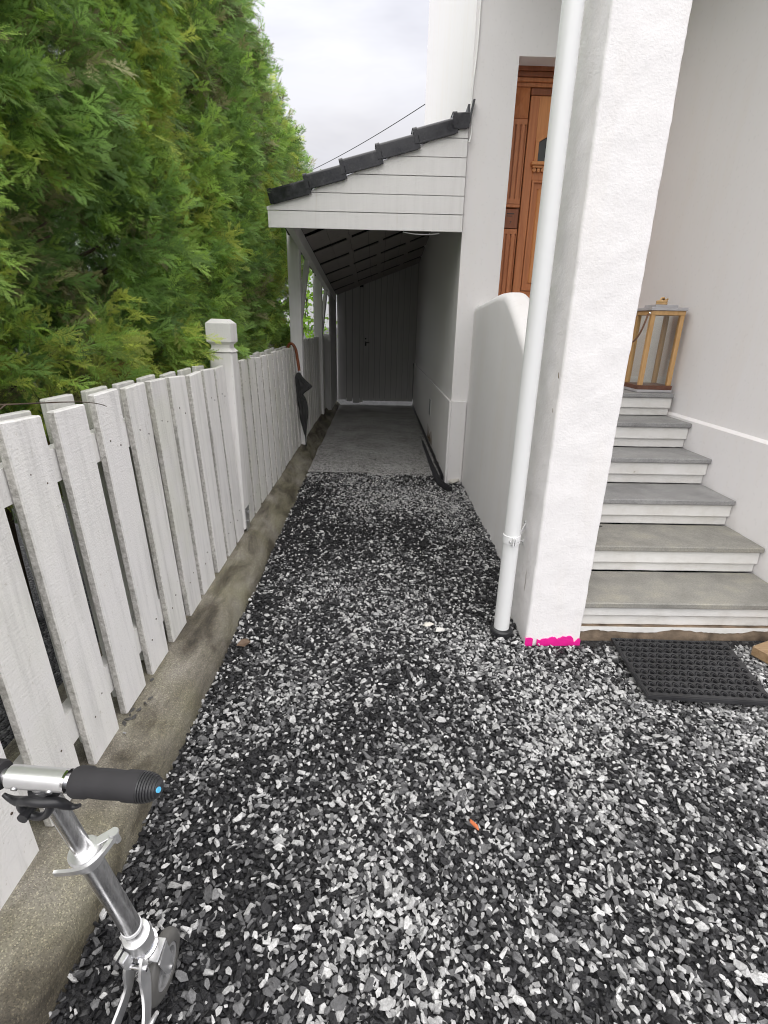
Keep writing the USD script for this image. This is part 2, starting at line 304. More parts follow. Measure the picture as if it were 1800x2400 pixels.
# ------------------------------------------------------------------ ground
def gz(x, y):
    """height of the gravel surface"""
    p = np.stack([np.asarray(x)*2.2, np.asarray(y)*2.2, np.zeros_like(np.asarray(x, float))], -1)
    h = (meshkit.fbm(p, 3, 5)-.5)*.035
    return h + .03*np.clip((1.6-np.asarray(y))/1.6, 0, 1)*np.clip((-.2-np.asarray(x))/.5, 0, 1)
GRAVB = mat('dark_gravel_bed', {'g': ('geometry', {}), 'p': ('principled_bsdf', {'roughness': .8}), 'v': ('voronoi_texture', {'scale': 75.0}), 'sc': ('separate_color', {}),
    'r': ('rgb_ramp', {'ramp': [(0, (.010,.010,.011)), (.6, (.022,.022,.024)), (.85, (.06,.06,.06)), (1, (.12,.12,.12))]}), 'b': ('bump', {'strength': 1.0, 'distance': .012, 'invert': True})},
    [('g.position', 'v.vector'), ('v.color', 'sc.color'), ('sc.r', 'r.fac'), ('r.color', 'p.base_color'), ('v.distance', 'b.height'), ('b.normal', 'p.normal')])
FINEB = mat('fine_grey_grit', {'g': ('geometry', {}), 'p': ('principled_bsdf', {'roughness': .9}), 'v': ('voronoi_texture', {'scale': 170.0}), 'sc': ('separate_color', {}),
    'r': ('rgb_ramp', {'ramp': [(0, (.13,.127,.12)), (.3, (.35,.345,.335)), (.7, (.49,.485,.475)), (1, (.64,.63,.62))]}), 'n': ('noise_texture', {'scale': 2.5, 'detail': 5.0}),
    'rn': ('rgb_ramp', {'ramp': [(.3, (.62,.60,.58)), (.65, (1.05,1.05,1.05))]}), 'm': ('mix_color', {'blend_type': 'multiply', 'fac': 1.0, 'use_clamp_result': False}), 'b': ('bump', {'strength': .8, 'distance': .006, 'invert': True})},
    [('g.position', 'v.vector'), ('v.color', 'sc.color'), ('sc.r', 'r.fac'), ('g.position', 'n.vector'), ('n.fac', 'rn.fac'), ('r.color', 'm.a'), ('rn.color', 'm.b'), ('m.result', 'p.base_color'), ('v.distance', 'b.height'), ('b.normal', 'p.normal')])
xs = np.concatenate([[-150,-40,-12,-5,-2.5], np.arange(-1.0, 3.01, .08), [4,6,14,45,150]])
ys = np.concatenate([[-120,-40,-12,-5,-2], np.arange(-.5, 6.01, .08), [7,8,9,10,11,12,14,18,30,60,250]])
X, Y = np.meshgrid(xs, ys, indexing='ij')
Z = gz(X, Y)-.018
near = (X > -1.2)&(X < 3.2)&(Y > -1)&(Y < 6.3); Z = np.where(near, Z, -.02)
V = np.stack([X, Y, Z], -1).reshape(-1, 3); ny = len(ys)
I = (np.arange(len(xs)-1)[:,None]*ny+np.arange(ny-1)[None]).ravel()
G = trimesh.Trimesh(V, np.vstack([np.stack([I, I+ny, I+ny+1], 1), np.stack([I, I+ny+1, I+1], 1)]), process=False)
obj('ground', G, GRAVB, smooth=True, label='dark gravel bed of the yard under the loose stones', kind='structure')
# fine grit sheet of the covered passage
xs = np.arange(-.76, .80, .06); ys = np.arange(5.22, 10.31, .06)
X, Y = np.meshgrid(xs, ys, indexing='ij')
Z = .006+.010*meshkit.fbm(np.stack([X*3, Y*3, X*0], -1), 3, 8)
yy = Y.copy(); yy[:, 0] += (meshkit.fbm(np.stack([X[:,0]*5, X[:,0]*0, X[:,0]*0], -1), 3, 3)-.5)*.2+.10-.10*(X[:,0]); Z[:,0] = -.02
V = np.stack([X, yy, Z], -1).reshape(-1, 3); ny = len(ys)
I = (np.arange(len(xs)-1)[:,None]*ny+np.arange(ny-1)[None]).ravel()
obj('passage_floor', trimesh.Trimesh(V, np.vstack([np.stack([I, I+ny, I+ny+1], 1), np.stack([I, I+ny+1, I+1], 1)]), process=False), FINEB, smooth=True,
    label='pale fine grit floor of the covered passage', kind='structure')

# ------------------------------------------------------------------ kerb under the fence
prof = np.array([(-1.25,.12),(-1.0,.142),(-.93,.142),(-.86,.136),(-.835,.125),(-.80,.098),(-.765,.06),(-.735,.02),(-.715,-.02),(-.705,-.12)])
ys = np.arange(-1.2, 10.32, .05); rr = RS(3)
PX = []
pn = np.array([(-1.25,.12),(-1.0,.142),(-.93,.142),(-.87,.136),(-.81,.118),(-.765,.098),(-.742,.083),(-.726,.055),(-.715,.005),(-.705,-.12)])
pfar = np.array([(-1.25,.12),(-1.0,.142),(-.94,.142),(-.90,.140),(-.878,.136),(-.862,.124),(-.845,.098),(-.78,.055),(-.725,.0),(-.705,-.12)])
for yv in ys:
    k = np.clip((yv-1.6)/3.2, 0, 1); p = pn*(1-k)+pfar*k
    PX.append(np.stack([p[:,0], np.full(len(p), yv), p[:,1]], 1))
PX = np.array(PX)
PX[...,0] += (meshkit.fbm(PX*np.array([3,2.5,9]), 4, 2)-.5)*.035*(PX[...,2] < .14)*(PX[...,0] > -.9)
PX[...,2] += (meshkit.fbm(PX*np.array([8,5,3]), 4, 4)-.5)*.014
V = PX.reshape(-1, 3); n = len(prof)
I = (np.arange(len(ys)-1)[:,None]*n+np.arange(n-1)[None]).ravel()
obj('kerb', trimesh.Trimesh(V, np.vstack([np.stack([I, I+n+1, I+n], 1), np.stack([I, I+1, I+n+1], 1)])[:, ::-1], process=False), CONC, smooth=True,
    label='mossy stained concrete footing running under the white fence', kind='structure')

# ------------------------------------------------------------------ house
house = thing('house', 'white rendered house with porch, pillar and red brown front door', 'house')
FY = 5.05
op = sbox(1.085, 1.06, 2.12, 3.53)
obj('front_wall', extr(Polygon([(.72,0),(2.35,0),(2.35,7.0),(.72,7.0)]).difference(op), 'y', FY, FY+.22), STUCCO_S, house)
obj('side_wall', cbox((.722, FY+.221, 0), (.94, 10.38, 6.98), .004), STUCCO_S, house)
obj('rear_wall', cbox((.941, 10.15, 0), (6.0, 10.37, 6.97), .004), STUCCO_S, house)
obj('plinth', cat(rough_edges(cbox((.700, FY-.024, -.1), (.7215, 10.36, .82), .006), .3, .003, 3), cbox((.7221, FY-.024, -.1), (.868, FY-.001, .82), .004)), PLINTH, house, smooth=40)
bay = group_part('wing', house)
obj('wall', cat(cbox((2.212, 1.9, .925), (2.45, FY-.002, 6.95), .006), cbox((2.452, 1.9, 0), (6, 2.1, 6.95), .004)), STUCCO_S, bay)
pl = extr(Polygon([(1.895,-.1),(FY-.004,-.1),(FY-.004,.915),(1.895,.915)]), 'x', 2.19, 2.449)
m = trimesh.Trimesh(pl.vertices.copy(), pl.faces); m.vertices[:,2] += 0
led = MB(); led.add([(2.19,1.895,.915),(2.2125,1.895,.932),(2.2125,FY-.004,.932),(2.19,FY-.004,.915)], [[0,1,2,3]])
obj('plinth', cat(pl, led.mesh()), STUCCO_S, bay)
obj('flat_roof', cbox((.73, FY+.01, 7.0), (6.0, 10.36, 7.15), .01), UNDER, house)  # unseen lid, added to keep light out of the hollow house
obj('porch_canopy', cbox((.70, 2.12, 4.52), (2.7, FY-.003, 4.8), .01), STUCCO_S, house)
# pillar: rounded box, hand floated
def rounded_column(x0, y0, w, d, h, rot, r=.012, seed=1):
    cs = []
    for (cx, cy, a0) in ((w-r, d-r, 0), (r, d-r, 90), (r, r, 180), (w-r, r, 270)):
        for a in (0, 30, 60, 90): cs.append((cx+r*math.cos(math.radians(a0+a)), cy+r*math.sin(math.radians(a0+a))))
    pts = []
    for i in range(len(cs)):
        a = np.array(cs[i]); b = np.array(cs[(i+1)%len(cs)]); k = max(1, int(np.linalg.norm(b-a)/.02))
        pts += [a+(b-a)*t/k for t in range(k)]
    pts = np.array(pts); c, s = math.cos(rot), math.sin(rot)
    pts = pts@np.array([[c, s], [-s, c]])+np.array([x0, y0]); n = len(pts)
    zs = np.arange(-.1, h+.001, .025)
    V = np.concatenate([np.column_stack([pts, np.full(n, zz)]) for zz in zs])
    ctr = pts.mean(0); out = V[:, :2]-ctr; out /= np.linalg.norm(out, axis=1, keepdims=True)
    V[:, :2] += out*((meshkit.fbm(V*np.array([9,9,9.]), 3, seed)-.5)*.008+(meshkit.fbm(V*40., 2, seed)-.5)*.0035)[:,None]
    F = []
    I = np.arange(n); J = (I+1)%n
    for k in range(len(zs)-1):
        F.append(np.stack([k*n+I, k*n+J, (k+1)*n+J, (k+1)*n+I], 1))
    F = np.vstack(F)
    return trimesh.Trimesh(V, np.vstack([F[:, [0,1,2]], F[:, [0,2,3]]]), process=False), pts
pm, ppts = rounded_column(.774, 2.218, .285, .292, 4.53, math.radians(2.5))
pil = obj('pillar', pm, STUCCO, house, smooth=50, label='square rough white porch pillar')
# magenta paint along the foot of the pillar's front
rr = RS(4); mb = MB()
c, s = math.cos(math.radians(2.5)), math.sin(math.radians(2.5))
def pf(u, o, zz): return (.774+c*u+s*o, 2.218+s*u-c*o, zz)
u = np.linspace(-.004, .285, 44); top = -.002+.042*meshkit.fbm(np.stack([u*40, u*0, u*0], 1), 3, 9); top[u > .245] -= .02
gap = ((u > .035)&(u < .05))
bv = []
for i in range(len(u)-1):
    if gap[i]: continue
    a, b = u[i], u[i+1]
    q = [pf(a,.0065,-.05), pf(b,.0065,-.05), pf(b,.0065,top[i+1]), pf(a,.0065,top[i]), pf(a,-.01,top[i]), pf(b,-.01,top[i+1])]
    mb.add(q, [[0,1,2,3],[3,2,5,4]])
obj('paint_mark', mb.mesh(), PINK, pil, smooth=False)
# chips in the render at the pillar's corner and scratches on its left face
mb = MB()
for (zz, h, w, o) in ((1.315,.028,.010,.0), (1.165,.020,.006,.02), (.30,.13,.004,.09)):
    a = np.array([.773-.0062, 2.222+o, zz]); 
    mb.add([a+(0,-.004,-h/2), a+(0,w,-h/3), a+(0,w+.006,h/2), a+(0,.006,h/3)], [[0,1,2,3]])
obj('chip', mb.mesh(), BROWNC, pil, smooth=False)
# stair parapet: top dips to the house wall, peaks, then falls with the stair
yk = np.array([2.49, 2.8, 3.177, 3.42, 3.685, 3.80, 3.90, 4.09, 4.478, 4.80, FY-.003]); zk = np.array([1.00, 1.165, 1.385, 1.527, 1.665, 1.715, 1.735, 1.738, 1.720, 1.700, 1.688])
yv = np.linspace(2.49, FY-.003, 110); from scipy.interpolate import PchipInterpolator
zt = PchipInterpolator(yk, zk)(yv); th = .175; R_ = .062; sec = []
a = np.linspace(0, math.pi/2, 7)
for q in range(len(yv)):
    x0 = .868+.010*(yv[q]-2.5)/2.5; t = zt[q]
    P = [(x0, zz) for zz in np.linspace(-.1, t-R_, 24)] + [(x0+R_-R_*math.cos(k), t-R_+R_*math.sin(k)) for k in a[1:]] + [(x0+th-R_+R_*math.sin(k), t-R_+R_*math.cos(k)) for k in a] + [(x0+th, -.1)]
    sec.append([(px, yv[q], pz) for px, pz in P])
sec = np.array(sec); n = sec.shape[1]
sec[..., 0] += (meshkit.fbm(sec*7., 3, 21)-.5)*.006; sec[..., 2] += (meshkit.fbm(sec*5., 2, 22)-.5)*.006
V = sec.reshape(-1, 3); I = (np.arange(len(yv)-1)[:,None]*n+np.arange(n-1)[None]).ravel()
F = np.vstack([np.stack([I, I+n, I+n+1], 1), np.stack([I, I+n+1, I+1], 1)])
capv = np.concatenate([np.arange(n)]); F = np.vstack([F[:, ::-1], np.stack([np.full(n-2, 0), np.arange(1, n-1), np.arange(2, n)], 1)])
obj('stair_parapet', trimesh.Trimesh(V, F[:, ::-1], process=False), PLINTH, house, smooth=50)
# wall vent on the plinth
v = obj('wall_vent', cbox((.694, 6.72, .385), (.7005, 6.96, .605), .002), WHITEM, house)
mb = MB()
for zz in np.linspace(.405, .585, 9): mb.tm(cbox((.6925, 6.76, zz-.005), (.6945, 6.92, zz+.005), .0005))
obj('vent_slot', mb.mesh(), UNDER, v)
obj('wall_stain', extr(unary_union([Polygon([(6.35+.05*k, .02), (6.37+.05*k, .03+.22*abs(math.sin(k*1.7))), (6.41+.05*k, .02)]) for k in range(14)]), 'x', .6935, .6955), BROWNC, house, smooth=False)

# front door
DY = 5.272
door = group_part('front_door', house, 'red brown wooden door with carved panels and a small window')
def dbox(x0, x1, z0, z1, o, d=.03, c=.003): return cbox((x0, DY-o, z0), (x1, DY-o+d, z1), c)
DL, DR = 1.09, 2.115
obj('backing', cbox((DL-.06, DY+.03, 1.07), (DR+.06, DY+.06, 3.56), .001), DOORD, door)
for k, (z0, z1, o) in enumerate(((3.50,3.545,.07), (3.465,3.499,.055), (3.435,3.464,.04), (3.405,3.434,.025))):
    obj('cornice_moulding', dbox(DL, DR, z0, z1, o, .10), DOORD if k < 2 else DOORW, door)
for side in (0, 1):
    fx = (lambda a: a) if side == 0 else (lambda a: DL+DR-a)
    def bb(x0, x1, *r, **k):
        a, b = sorted((fx(x0), fx(x1))); return dbox(a, b, *r, **k)
    # capital block with a raised pyramid
    x0, x1 = sorted((fx(1.095), fx(1.248))); z0, z1 = 3.183, 3.402; m_ = .016
    b = bb(1.095, 1.248, 3.183, 3.402, .022)
    mb = MB(); mb.tm(b); cx, cz = (x0+x1)/2, (z0+z1)/2
    mb.add([(x0+.004,DY-.0225,z0+.004),(x1-.004,DY-.0225,z0+.004),(x1-.004,DY-.0225,z1-.004),(x0+.004,DY-.0225,z1-.004),(cx,DY-.062,cz)], [[0,1,4],[1,2,4],[2,3,4],[3,0,4]])
    obj('capital_block', mb.mesh(), DOORW, door, smooth=10)
    # fluted pilaster: upper and lower length
    for z0, z1 in ((2.545, 3.178), (1.075, 2.345)):
        fl = unary_union([sbox(fx(1.150+.042*k)-.006, z0+.04, fx(1.150+.042*k)+.006, z1-.04) for k in range(3)])
        xa, xb = sorted((fx(1.095), fx(1.246)))
        p = extr(sbox(xa, z0, xb, z1).difference(fl), 'y', DY-.030, DY-.014)
        obj('pilaster', cat(p, dbox(xa, xb, z0, z1, .0135)), DOORW, door)
    obj('letter_plate' if side == 0 else 'pilaster_block', bb(1.095, 1.246, 2.515, 2.540, .045), DOORW, door)
    pb = obj('name_plate' if side == 0 else 'pilaster_block', bb(1.095, 1.242, 2.35, 2.505, .034, d=.033), DOORD, door)
    if side == 0:
        t = meshkit.text_mesh('7', .026, .0012); tv = np.stack([t.vertices[:,0]+1.165, DY-.0345-t.vertices[:,2], t.vertices[:,1]+2.382], 1)
        obj('number', trimesh.Trimesh(tv, t.faces[:, ::-1], process=False), BLACKP, pb, smooth=False)
        obj('engraving', cat(cbox((1.14,DY-.0352,2.462),(1.205,DY-.0342,2.470),.0003), cbox((1.14,DY-.0352,2.445),(1.19,DY-.0342,2.450),.0003)), BLACKP, pb)
# leaf
LX0, LX1 = 1.262, DL+DR-1.262
obj('head_moulding', dbox(LX0-.004, LX1+.004, 3.352, 3.40, .018), DOORD, door)
for a, b in ((LX0, 1.338), (DL+DR-1.338, LX1)): obj('stile', dbox(a, b, 1.08, 3.35, .012), DOORW, door)
CX = (LX0+LX1)/2; lx0, lx1 = 1.338, DL+DR-1.338
glass = Polygon([(1.366,2.872),(DL+DR-1.366,2.872),(DL+DR-1.366,3.02),(CX,3.155),(1.366,3.02)])
fr = glass.buffer(.028, join_style=2)
obj('upper_panel', extr(sbox(lx0, 2.868, lx1, 3.351).difference(fr.buffer(.001)), 'y', DY-.006, DY+.02), DOORW2, door)
obj('window_frame', extr(fr.difference(glass), 'y', DY-.026, DY+.01), DOORW2, door)
obj('window_pane', extr(glass, 'y', DY-.004, DY+.002), GLASSD, door)
mb = MB(); mb.tm(dbox(1.312, DL+DR-1.312, 2.842, 2.868, .060, .06)); mb.tm(dbox(1.325, DL+DR-1.325, 2.822, 2.8418, .045, .05))
for k in range(14):
    xx = 1.345+.037*k
    if xx < DL+DR-1.34: mb.tm(lathe_along((xx, DY-.036, 2.808), (0,1,0), [(0,.0155),(.03,.0155)], 12))
obj('window_sill', mb.mesh(), DOORW2, door)
obj('lock_rail', dbox(lx0, lx1, 2.735, 2.806, .012), DOORW, door)
for (z0, z1) in ((1.835, 2.732), (1.16, 1.705)):
    outer = sbox(lx0+.004, z0, lx1-.004, z1); inner = sbox(lx0+.062, z0+.062, lx1-.062, z1-.062)
    obj('panel_moulding', cat(extr(outer.difference(outer.buffer(-.016, join_style=2)), 'y', DY-.022, DY+.02), extr(outer.buffer(-.0162, join_style=2).difference(inner), 'y', DY-.004, DY+.02)), DOORW, door)
    obj('panel', cbox((lx0+.0625, DY-.016, z0+.0625), (lx1-.0625, DY+.02, z1-.0625), .008), DOORW2, door)
obj('middle_rail', dbox(lx0, lx1, 1.708, 1.832, .012), DOORW, door)
obj('bottom_rail', dbox(lx0, lx1, 1.078, 1.157, .012), DOORW, door)
hd = obj('handle', cat(lathe_along((DL+DR-1.30, DY-.012, 2.09), (0,-1,0), [(0,.022),(.006,.022),(.007,.009),(.05,.009)], 16), tube([(DL+DR-1.30, DY-.06, 2.09), (DL+DR-1.42, DY-.06, 2.09)], .009)), CHROME, door)

# ------------------------------------------------------------------ steps
steps = thing('front_steps', 'flight of white painted steps with grey slate treads beside the pillar', 'steps')
SY = [2.288, 2.62, 2.935, 3.25, 3.545, 3.83]; SZ = [.200, .370, .542, .722, .902, 1.07]
SX0, SX1 = 1.045, 2.188
rr = RS(12)
for i in range(6):
    y0, zt = SY[i], SZ[i]; y1 = SY[i+1] if i < 5 else FY-.004
    zb = 0 if i == 0 else SZ[i-1]
    m_ = SLATE_LO if i < 2 else SLATE_HI
    tl = cbox((SX0+rr.uniform(0,.004), y0-.022, zt-.030), (SX1-rr.uniform(0,.004), y1+(.012 if i < 5 else 0), zt), .004)
    obj('tread', rough_edges(tl, .09, .0022, 14, i), m_, steps, smooth=40)
    h = zt-.031-zb
    mid = zb+h*.42 if i else zb+.05+.062
    obj('riser', rough_edges(cbox((SX0, y0, mid), (SX1-.001, y1+.010, zt-.031), .006), .06, .0028, 16, i+20), FLAKY, steps, smooth=40)
    lo = zb+.0005 if i else zb+.048
    obj('riser_base', rough_edges(cbox((SX0, y0+.022, lo), (SX1-.001, y1, mid-.0005), .004), .06, .003, 18, i+40), FLAKY, steps, smooth=40)
obj('footing', rough_edges(cbox((SX0, 2.268, -.1), (SX1-.001, 2.6, .047), .008), .05, .006, 14, 3), BROWNC, steps, smooth=40)
uu = np.linspace(SX0, SX1-.002, 90); lo = .030+.045*np.clip(meshkit.fbm(np.stack([uu*7, uu*0, uu*0], 1), 5, 19)-.33, 0, 1)+.004*meshkit.noise(np.stack([uu*90, uu*0, uu*0], 1), 3)
obj('paint_skirt', extr(Polygon([(a, b) for a, b in zip(uu, lo)]+[(SX1-.002, .062), (SX0, .062)]), 'y', 2.2625, 2.2672), FLAKY, steps, smooth=False)
def chip(name, pos, sx, sy, sz, m, label, cat_, rotz=0, seed=0, group=None, n=14):
    r = RS(seed); p = r.normal(size=(n,3)); p /= np.linalg.norm(p, axis=1, keepdims=True)
    t = trimesh.convex.convex_hull(p*np.array([sx,sy,sz])*r.uniform(.75,1,(n,1))); v = t.vertices@rotm([0,0,1], rotz).T
    v = v@rotm([1,0,0], r.uniform(-.25,.25)).T
    v[:,2] -= v[:,2].min()*.8
    return obj(name, trimesh.Trimesh(v+np.array(pos), t.faces, process=False), m, smooth=False, label=label, cat=cat_, group=group)
DARKST = plain('dark_slate_chip', (.055,.053,.05), .5, bump=(90.,.5,.003), var=.3)
PALEST = plain('pale_stone', (.58,.555,.50), .7, bump=(90.,.5,.003), var=.15)
BROWNST = plain('brown_stone', (.13,.085,.055), .7, bump=(90.,.5,.003), var=.3)
BRICKC = plain('orange_brick_fragment', (.60,.17,.065), .8, bump=(120.,.6,.003), var=.2)
chip('slate_chip', (1.37, 2.895, .370), .028, .014, .006, DARKST, 'small dark slate chip lying on the second tread', 'stone', .2, 3)

# ------------------------------------------------------------------ downpipe
dp = thing('downpipe', 'white plastic downpipe standing against the left of the pillar', 'downpipe')
PXY = (.667, 2.30)
obj('pipe', lathe_along((*PXY, .015), (0,0,1), [(0,.0385),(.003,.039),(.9,.039),(1.9,.039),(4.6,.039)], 40), WHITEP, dp)
obj('collar', lathe_along((*PXY, -.05), (0,0,1), [(0,.052),(.05,.052),(.056,.057),(.072,.057),(.078,.052),(.082,.0415)], 36), BLACKP, dp)
br = group_part('bracket', dp)
ring = lathe_along((*PXY, .515), (0,0,1), [(0,.0395),(.0005,.0425),(.0395,.0425),(.04,.0395)], 40)
obj('band', ring, WHITEM, br)
obj('band_lug', cat(cbox((PXY[0]-.002-.006, PXY[1]-.064, .516), (PXY[0]-.002-.001, PXY[1]-.040, .554), .001), cbox((PXY[0]+.003, PXY[1]-.064, .516), (PXY[0]+.008, PXY[1]-.040, .554), .001)), WHITEM, br)
obj('bolt', lathe_along((PXY[0]-.022, PXY[1]-.053, .535), (1,0,0), [(0,.006),(.006,.006),(.0065,.003),(.044,.003)], 10), STEELZ, br)
obj('arm', cat(beam((PXY[0]+.036, PXY[1]+.012, .535), (.768, 2.425, .560), .003, .022), tube([(PXY[0]+.036, PXY[1]+.014, .522), (.768, 2.432, .46)], .0035, 8), cbox((.7645,2.412,.535),(.7685,2.444,.585),.002), cbox((.7645,2.42,.445),(.7685,2.445,.475),.002)), WHITEM, br)
obj('screw', cat(lathe_along((.765, 2.428, .573), (-1,0,0), [(0,.006),(.005,.005)], 10), lathe_along((.765, 2.434, .460), (-1,0,0), [(0,.006),(.005,.005)], 10)), STEELZ, br)
# two upper brackets, hidden by nothing but out of the picture's top are left out

# ------------------------------------------------------------------ lean-to over the passage
sh = thing('lean_to', 'white boarded lean-to roof with black tiles spanning the passage to the house', 'lean-to')
SL, CD = .378, -.085
def rz(x, y): return 2.445+SL*(x+.867)+CD*(y-5.02)     # underside of the tiles
# gable planks
pl_z = [2.276, 2.409, 2.549, 2.690, 2.827, 2.963, 3.10]
for k in range(6):
    z0, z1 = pl_z[k], pl_z[k+1]-.006
    xl0 = -.867+(z0-2.445)/SL-.02; xl1 = -.867+(z1-2.445)/SL-.02
    if k == 0: P = [(-.965, z0), (.712, z0), (.712, z1), (-.965, z1)]
    elif k == 1: P = [(-.972, z0), (.712, z0), (.712, z1), (xl1, z1), (-.972, 2.432)]
    else: P = [(max(xl0,-.9), z0), (.712, z0), (.712, min(z1, 3.04)), (min(xl1,.70), min(z1, 3.04))]
    m = extr(Polygon(P), 'y', 5.012-.0015*(k%2), 5.034)
    obj('gable_plank', m, PLANK, sh, smooth=10)
obj('gable_backing', extr(Polygon([(-.95,2.285),(.71,2.285),(.71,3.02),(-.86,2.43)]), 'y', 5.0345, 5.05), UNDER, sh)
# verge tiles
for k in range(6):
    xa = -.93+.303*k; xb = xa+.345
    if k == 5: xb = .716
    lift = .012
    def L(xx, zz, yy): return (xx, yy, rz(xx, 5.02)+zz+ (xb-xx)/.345*.055*1.0)
    ang = math.atan(SL)
    # local frame along slope: front (low) end raised by overlap
    e0 = np.array([xa, 0, rz(xa, 5.02)+.026]); e1 = np.array([xb, 0, rz(xb, 5.02)-.016])
    d = e1-e0; Ln = np.linalg.norm(d); d /= Ln; nrm = np.array([-d[2], 0, d[0]])
    H = .112; w = 0.30
    # side apron + top, as an L section with a rounded shoulder
    ya, yb = 4.985, 5.30
    r = .022; sec = [(ya, 0), (ya, H-r)]+[(ya+r-r*math.cos(t), H-r+r*math.sin(t)) for t in np.linspace(.25, math.pi/2, 5)]+[(ya+.16, H+.006), (ya+.22, H-.02), (yb, H-.028)]
    inn = [(yb, H-.046), (ya+.22, H-.038), (ya+.16, H-.014), (ya+r, H-.018), (ya+.018, H-r-.01), (ya+.018, 0)]
    loop = sec+inn; n = len(loop); V = []
    for t in (0, Ln*.97, Ln):
        sh_ = 1 if t < Ln*.99 else .985
        V += [e0+d*t+nrm*(z_*sh_)+np.array([0, y_, 0]) for y_, z_ in loop]
    F = []
    for s_ in range(2):
        for i in range(n):
            j = (i+1)%n; F.append([s_*n+i, s_*n+j, (s_+1)*n+j, (s_+1)*n+i])
    # raised lip at the lower end
    poly = Polygon(loop); T = trimesh.creation.triangulate_polygon(poly, engine='earcut')
    mb = MB(); mb.add(np.array(V), np.array(F))
    tv, tf = T
    for t, fl in ((0, False), (Ln, True)):
        vv = np.array([e0+d*t+nrm*z_+np.array([0, y_, 0]) for y_, z_ in tv]); mb.add(vv, tf if fl else tf[:, ::-1])
    lip = MB(); V2 = []
    for t, o in ((-.004, .006), (.03, .006)):
        V2 += [e0+d*t+nrm*(z_+o*(z_ > .02))+np.array([0, y_-(.006 if y_ < ya+.03 else 0), 0]) for y_, z_ in sec]
    q = len(sec); lip_f = [[i, i+1, q+i+1, q+i] for i in range(q-1)]
    mm = mb.mesh(); mm.fix_normals()
    vt = obj('verge_tile', mm, TILE, sh, smooth=40)
    obj('lip', trimesh.Trimesh(*[np.array(V2), np.vstack([np.array(lip_f)[:, [0,1,2]], np.array(lip_f)[:, [0,2,3]]])], process=False), TILE, vt, smooth=40)
    # lower edge trim seen under each tile
    obj('edge', beam(e0+d*.02+np.array([0,4.992,-.004])+nrm*.004, e1-d*.02+np.array([0,4.992,-.004])+nrm*.004, .018, .014, (0,0,1), .002), TILE, vt)
# roof covering behind the verge
mb = MB(); xs = np.linspace(-.95, .70, 12); ysr = np.linspace(5.29, 10.4, 40)
V = [];
for yy in ysr:
    for xx in xs: V.append((xx, yy, rz(xx, yy)+.05+.015*math.sin(yy*2*math.pi/.3)))
for yy in ysr:
    for xx in xs: V.append((xx, yy, rz(xx, yy)+.03+.015*math.sin(yy*2*math.pi/.3)))
n = len(xs); N = len(xs)*len(ysr); F = []
for i in range(len(ysr)-1):
    for j in range(n-1):
        a = i*n+j; F += [[a, a+1, a+n+1, a+n], [N+a, N+a+n, N+a+n+1, N+a+1]]
mb.add(V, F); obj('roof_covering', mb.mesh(), TILE, sh, smooth=40, label='rows of black tiles')
obj('flashing', cat(extr(Polygon([(.700,3.045),(.716,3.045),(.752,3.225),(.735,3.225)]), 'y', 5.0, 5.045), beam((.712,5.05,3.16),(.712,10.3,2.72),.02,.10)), FLASH, sh)
# ceiling: boards across the slope with battens above the gaps
obj('underlay', (lambda V: trimesh.Trimesh(np.array(V), [[0,1,2],[0,2,3]], process=False))([(-.90,5.06,rz(-.90,5.06)+.026),(.72,5.06,rz(.72,5.06)+.026),(.72,10.36,rz(.72,10.36)+.026),(-.90,10.36,rz(-.90,10.36)+.026)]), UNDER, sh)
yb = 5.40; rr = RS(5)
while yb < 10.2:
    y2 = min(yb+.60, 10.29)
    xw = np.linspace(-.79, .7205, 8)
    for j in range(7):
        V = [(x_, y_, rz(x_, y_)+o) for o in (-.022-.002*(j%2), -.012) for (x_, y_) in ((xw[j]+.002, yb), (xw[j+1]-.002, yb), (xw[j+1]-.002, y2), (xw[j]+.002, y2))]
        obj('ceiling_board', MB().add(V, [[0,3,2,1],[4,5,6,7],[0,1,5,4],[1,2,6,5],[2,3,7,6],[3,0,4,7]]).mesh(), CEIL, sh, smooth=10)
    yb += .60
    if yb < 10:
        for xx in (-.42, -.02, .36):
            xx += rr.uniform(-.03,.03); obj('ceiling_block', MB().add([(x_, y_, rz(x_, y_)+o) for o in (-.024, -.012) for (x_, y_) in ((xx, yb), (xx+.06, yb), (xx+.06, yb+.135), (xx, yb+.135))], [[0,3,2,1],[4,5,6,7],[0,1,5,4],[1,2,6,5],[2,3,7,6],[3,0,4,7]]).mesh(), CEIL, sh, smooth=10)
    yb += .135
EB = lambda y, x=-.8205: np.array([x, y, rz(-.80, y)-.085])
obj('eave_beam', beam(EB(5.045), EB(10.28), .066, .125), POSTM, sh)
# posts and braces
obj('side_board', cbox((-.935, 8.952, .10), (-.8155, 8.972, 1.34), .002), DIMW, sh)
POSTY = [6.06, 8.28]
for k in range(9):
    ya_ = 8.95+.148*k; obj('side_board', extr(Polygon([(ya_, .10), (ya_+.140, .10), (ya_+.140, rz(-.79, ya_+.14)-.152), (ya_, rz(-.79, ya_)-.152)]), 'x', -.815-.002*(k%2), -.793-.002*(k%2)), DIMW, sh)
for py in POSTY:
    zt_ = rz(-.92, py)+.075
    p = obj('post', cbox((-.985, py, .13), (-.856, py+.125, zt_), .006), POSTM, sh)
    if py < 9:
        a = np.array([-.885, py+.10, zt_-.86]); b = np.array([-.845, py+.62, rz(-.80, py+.62)-.10])
        obj('brace', beam(a, b, .050, .085), POSTM, sh)
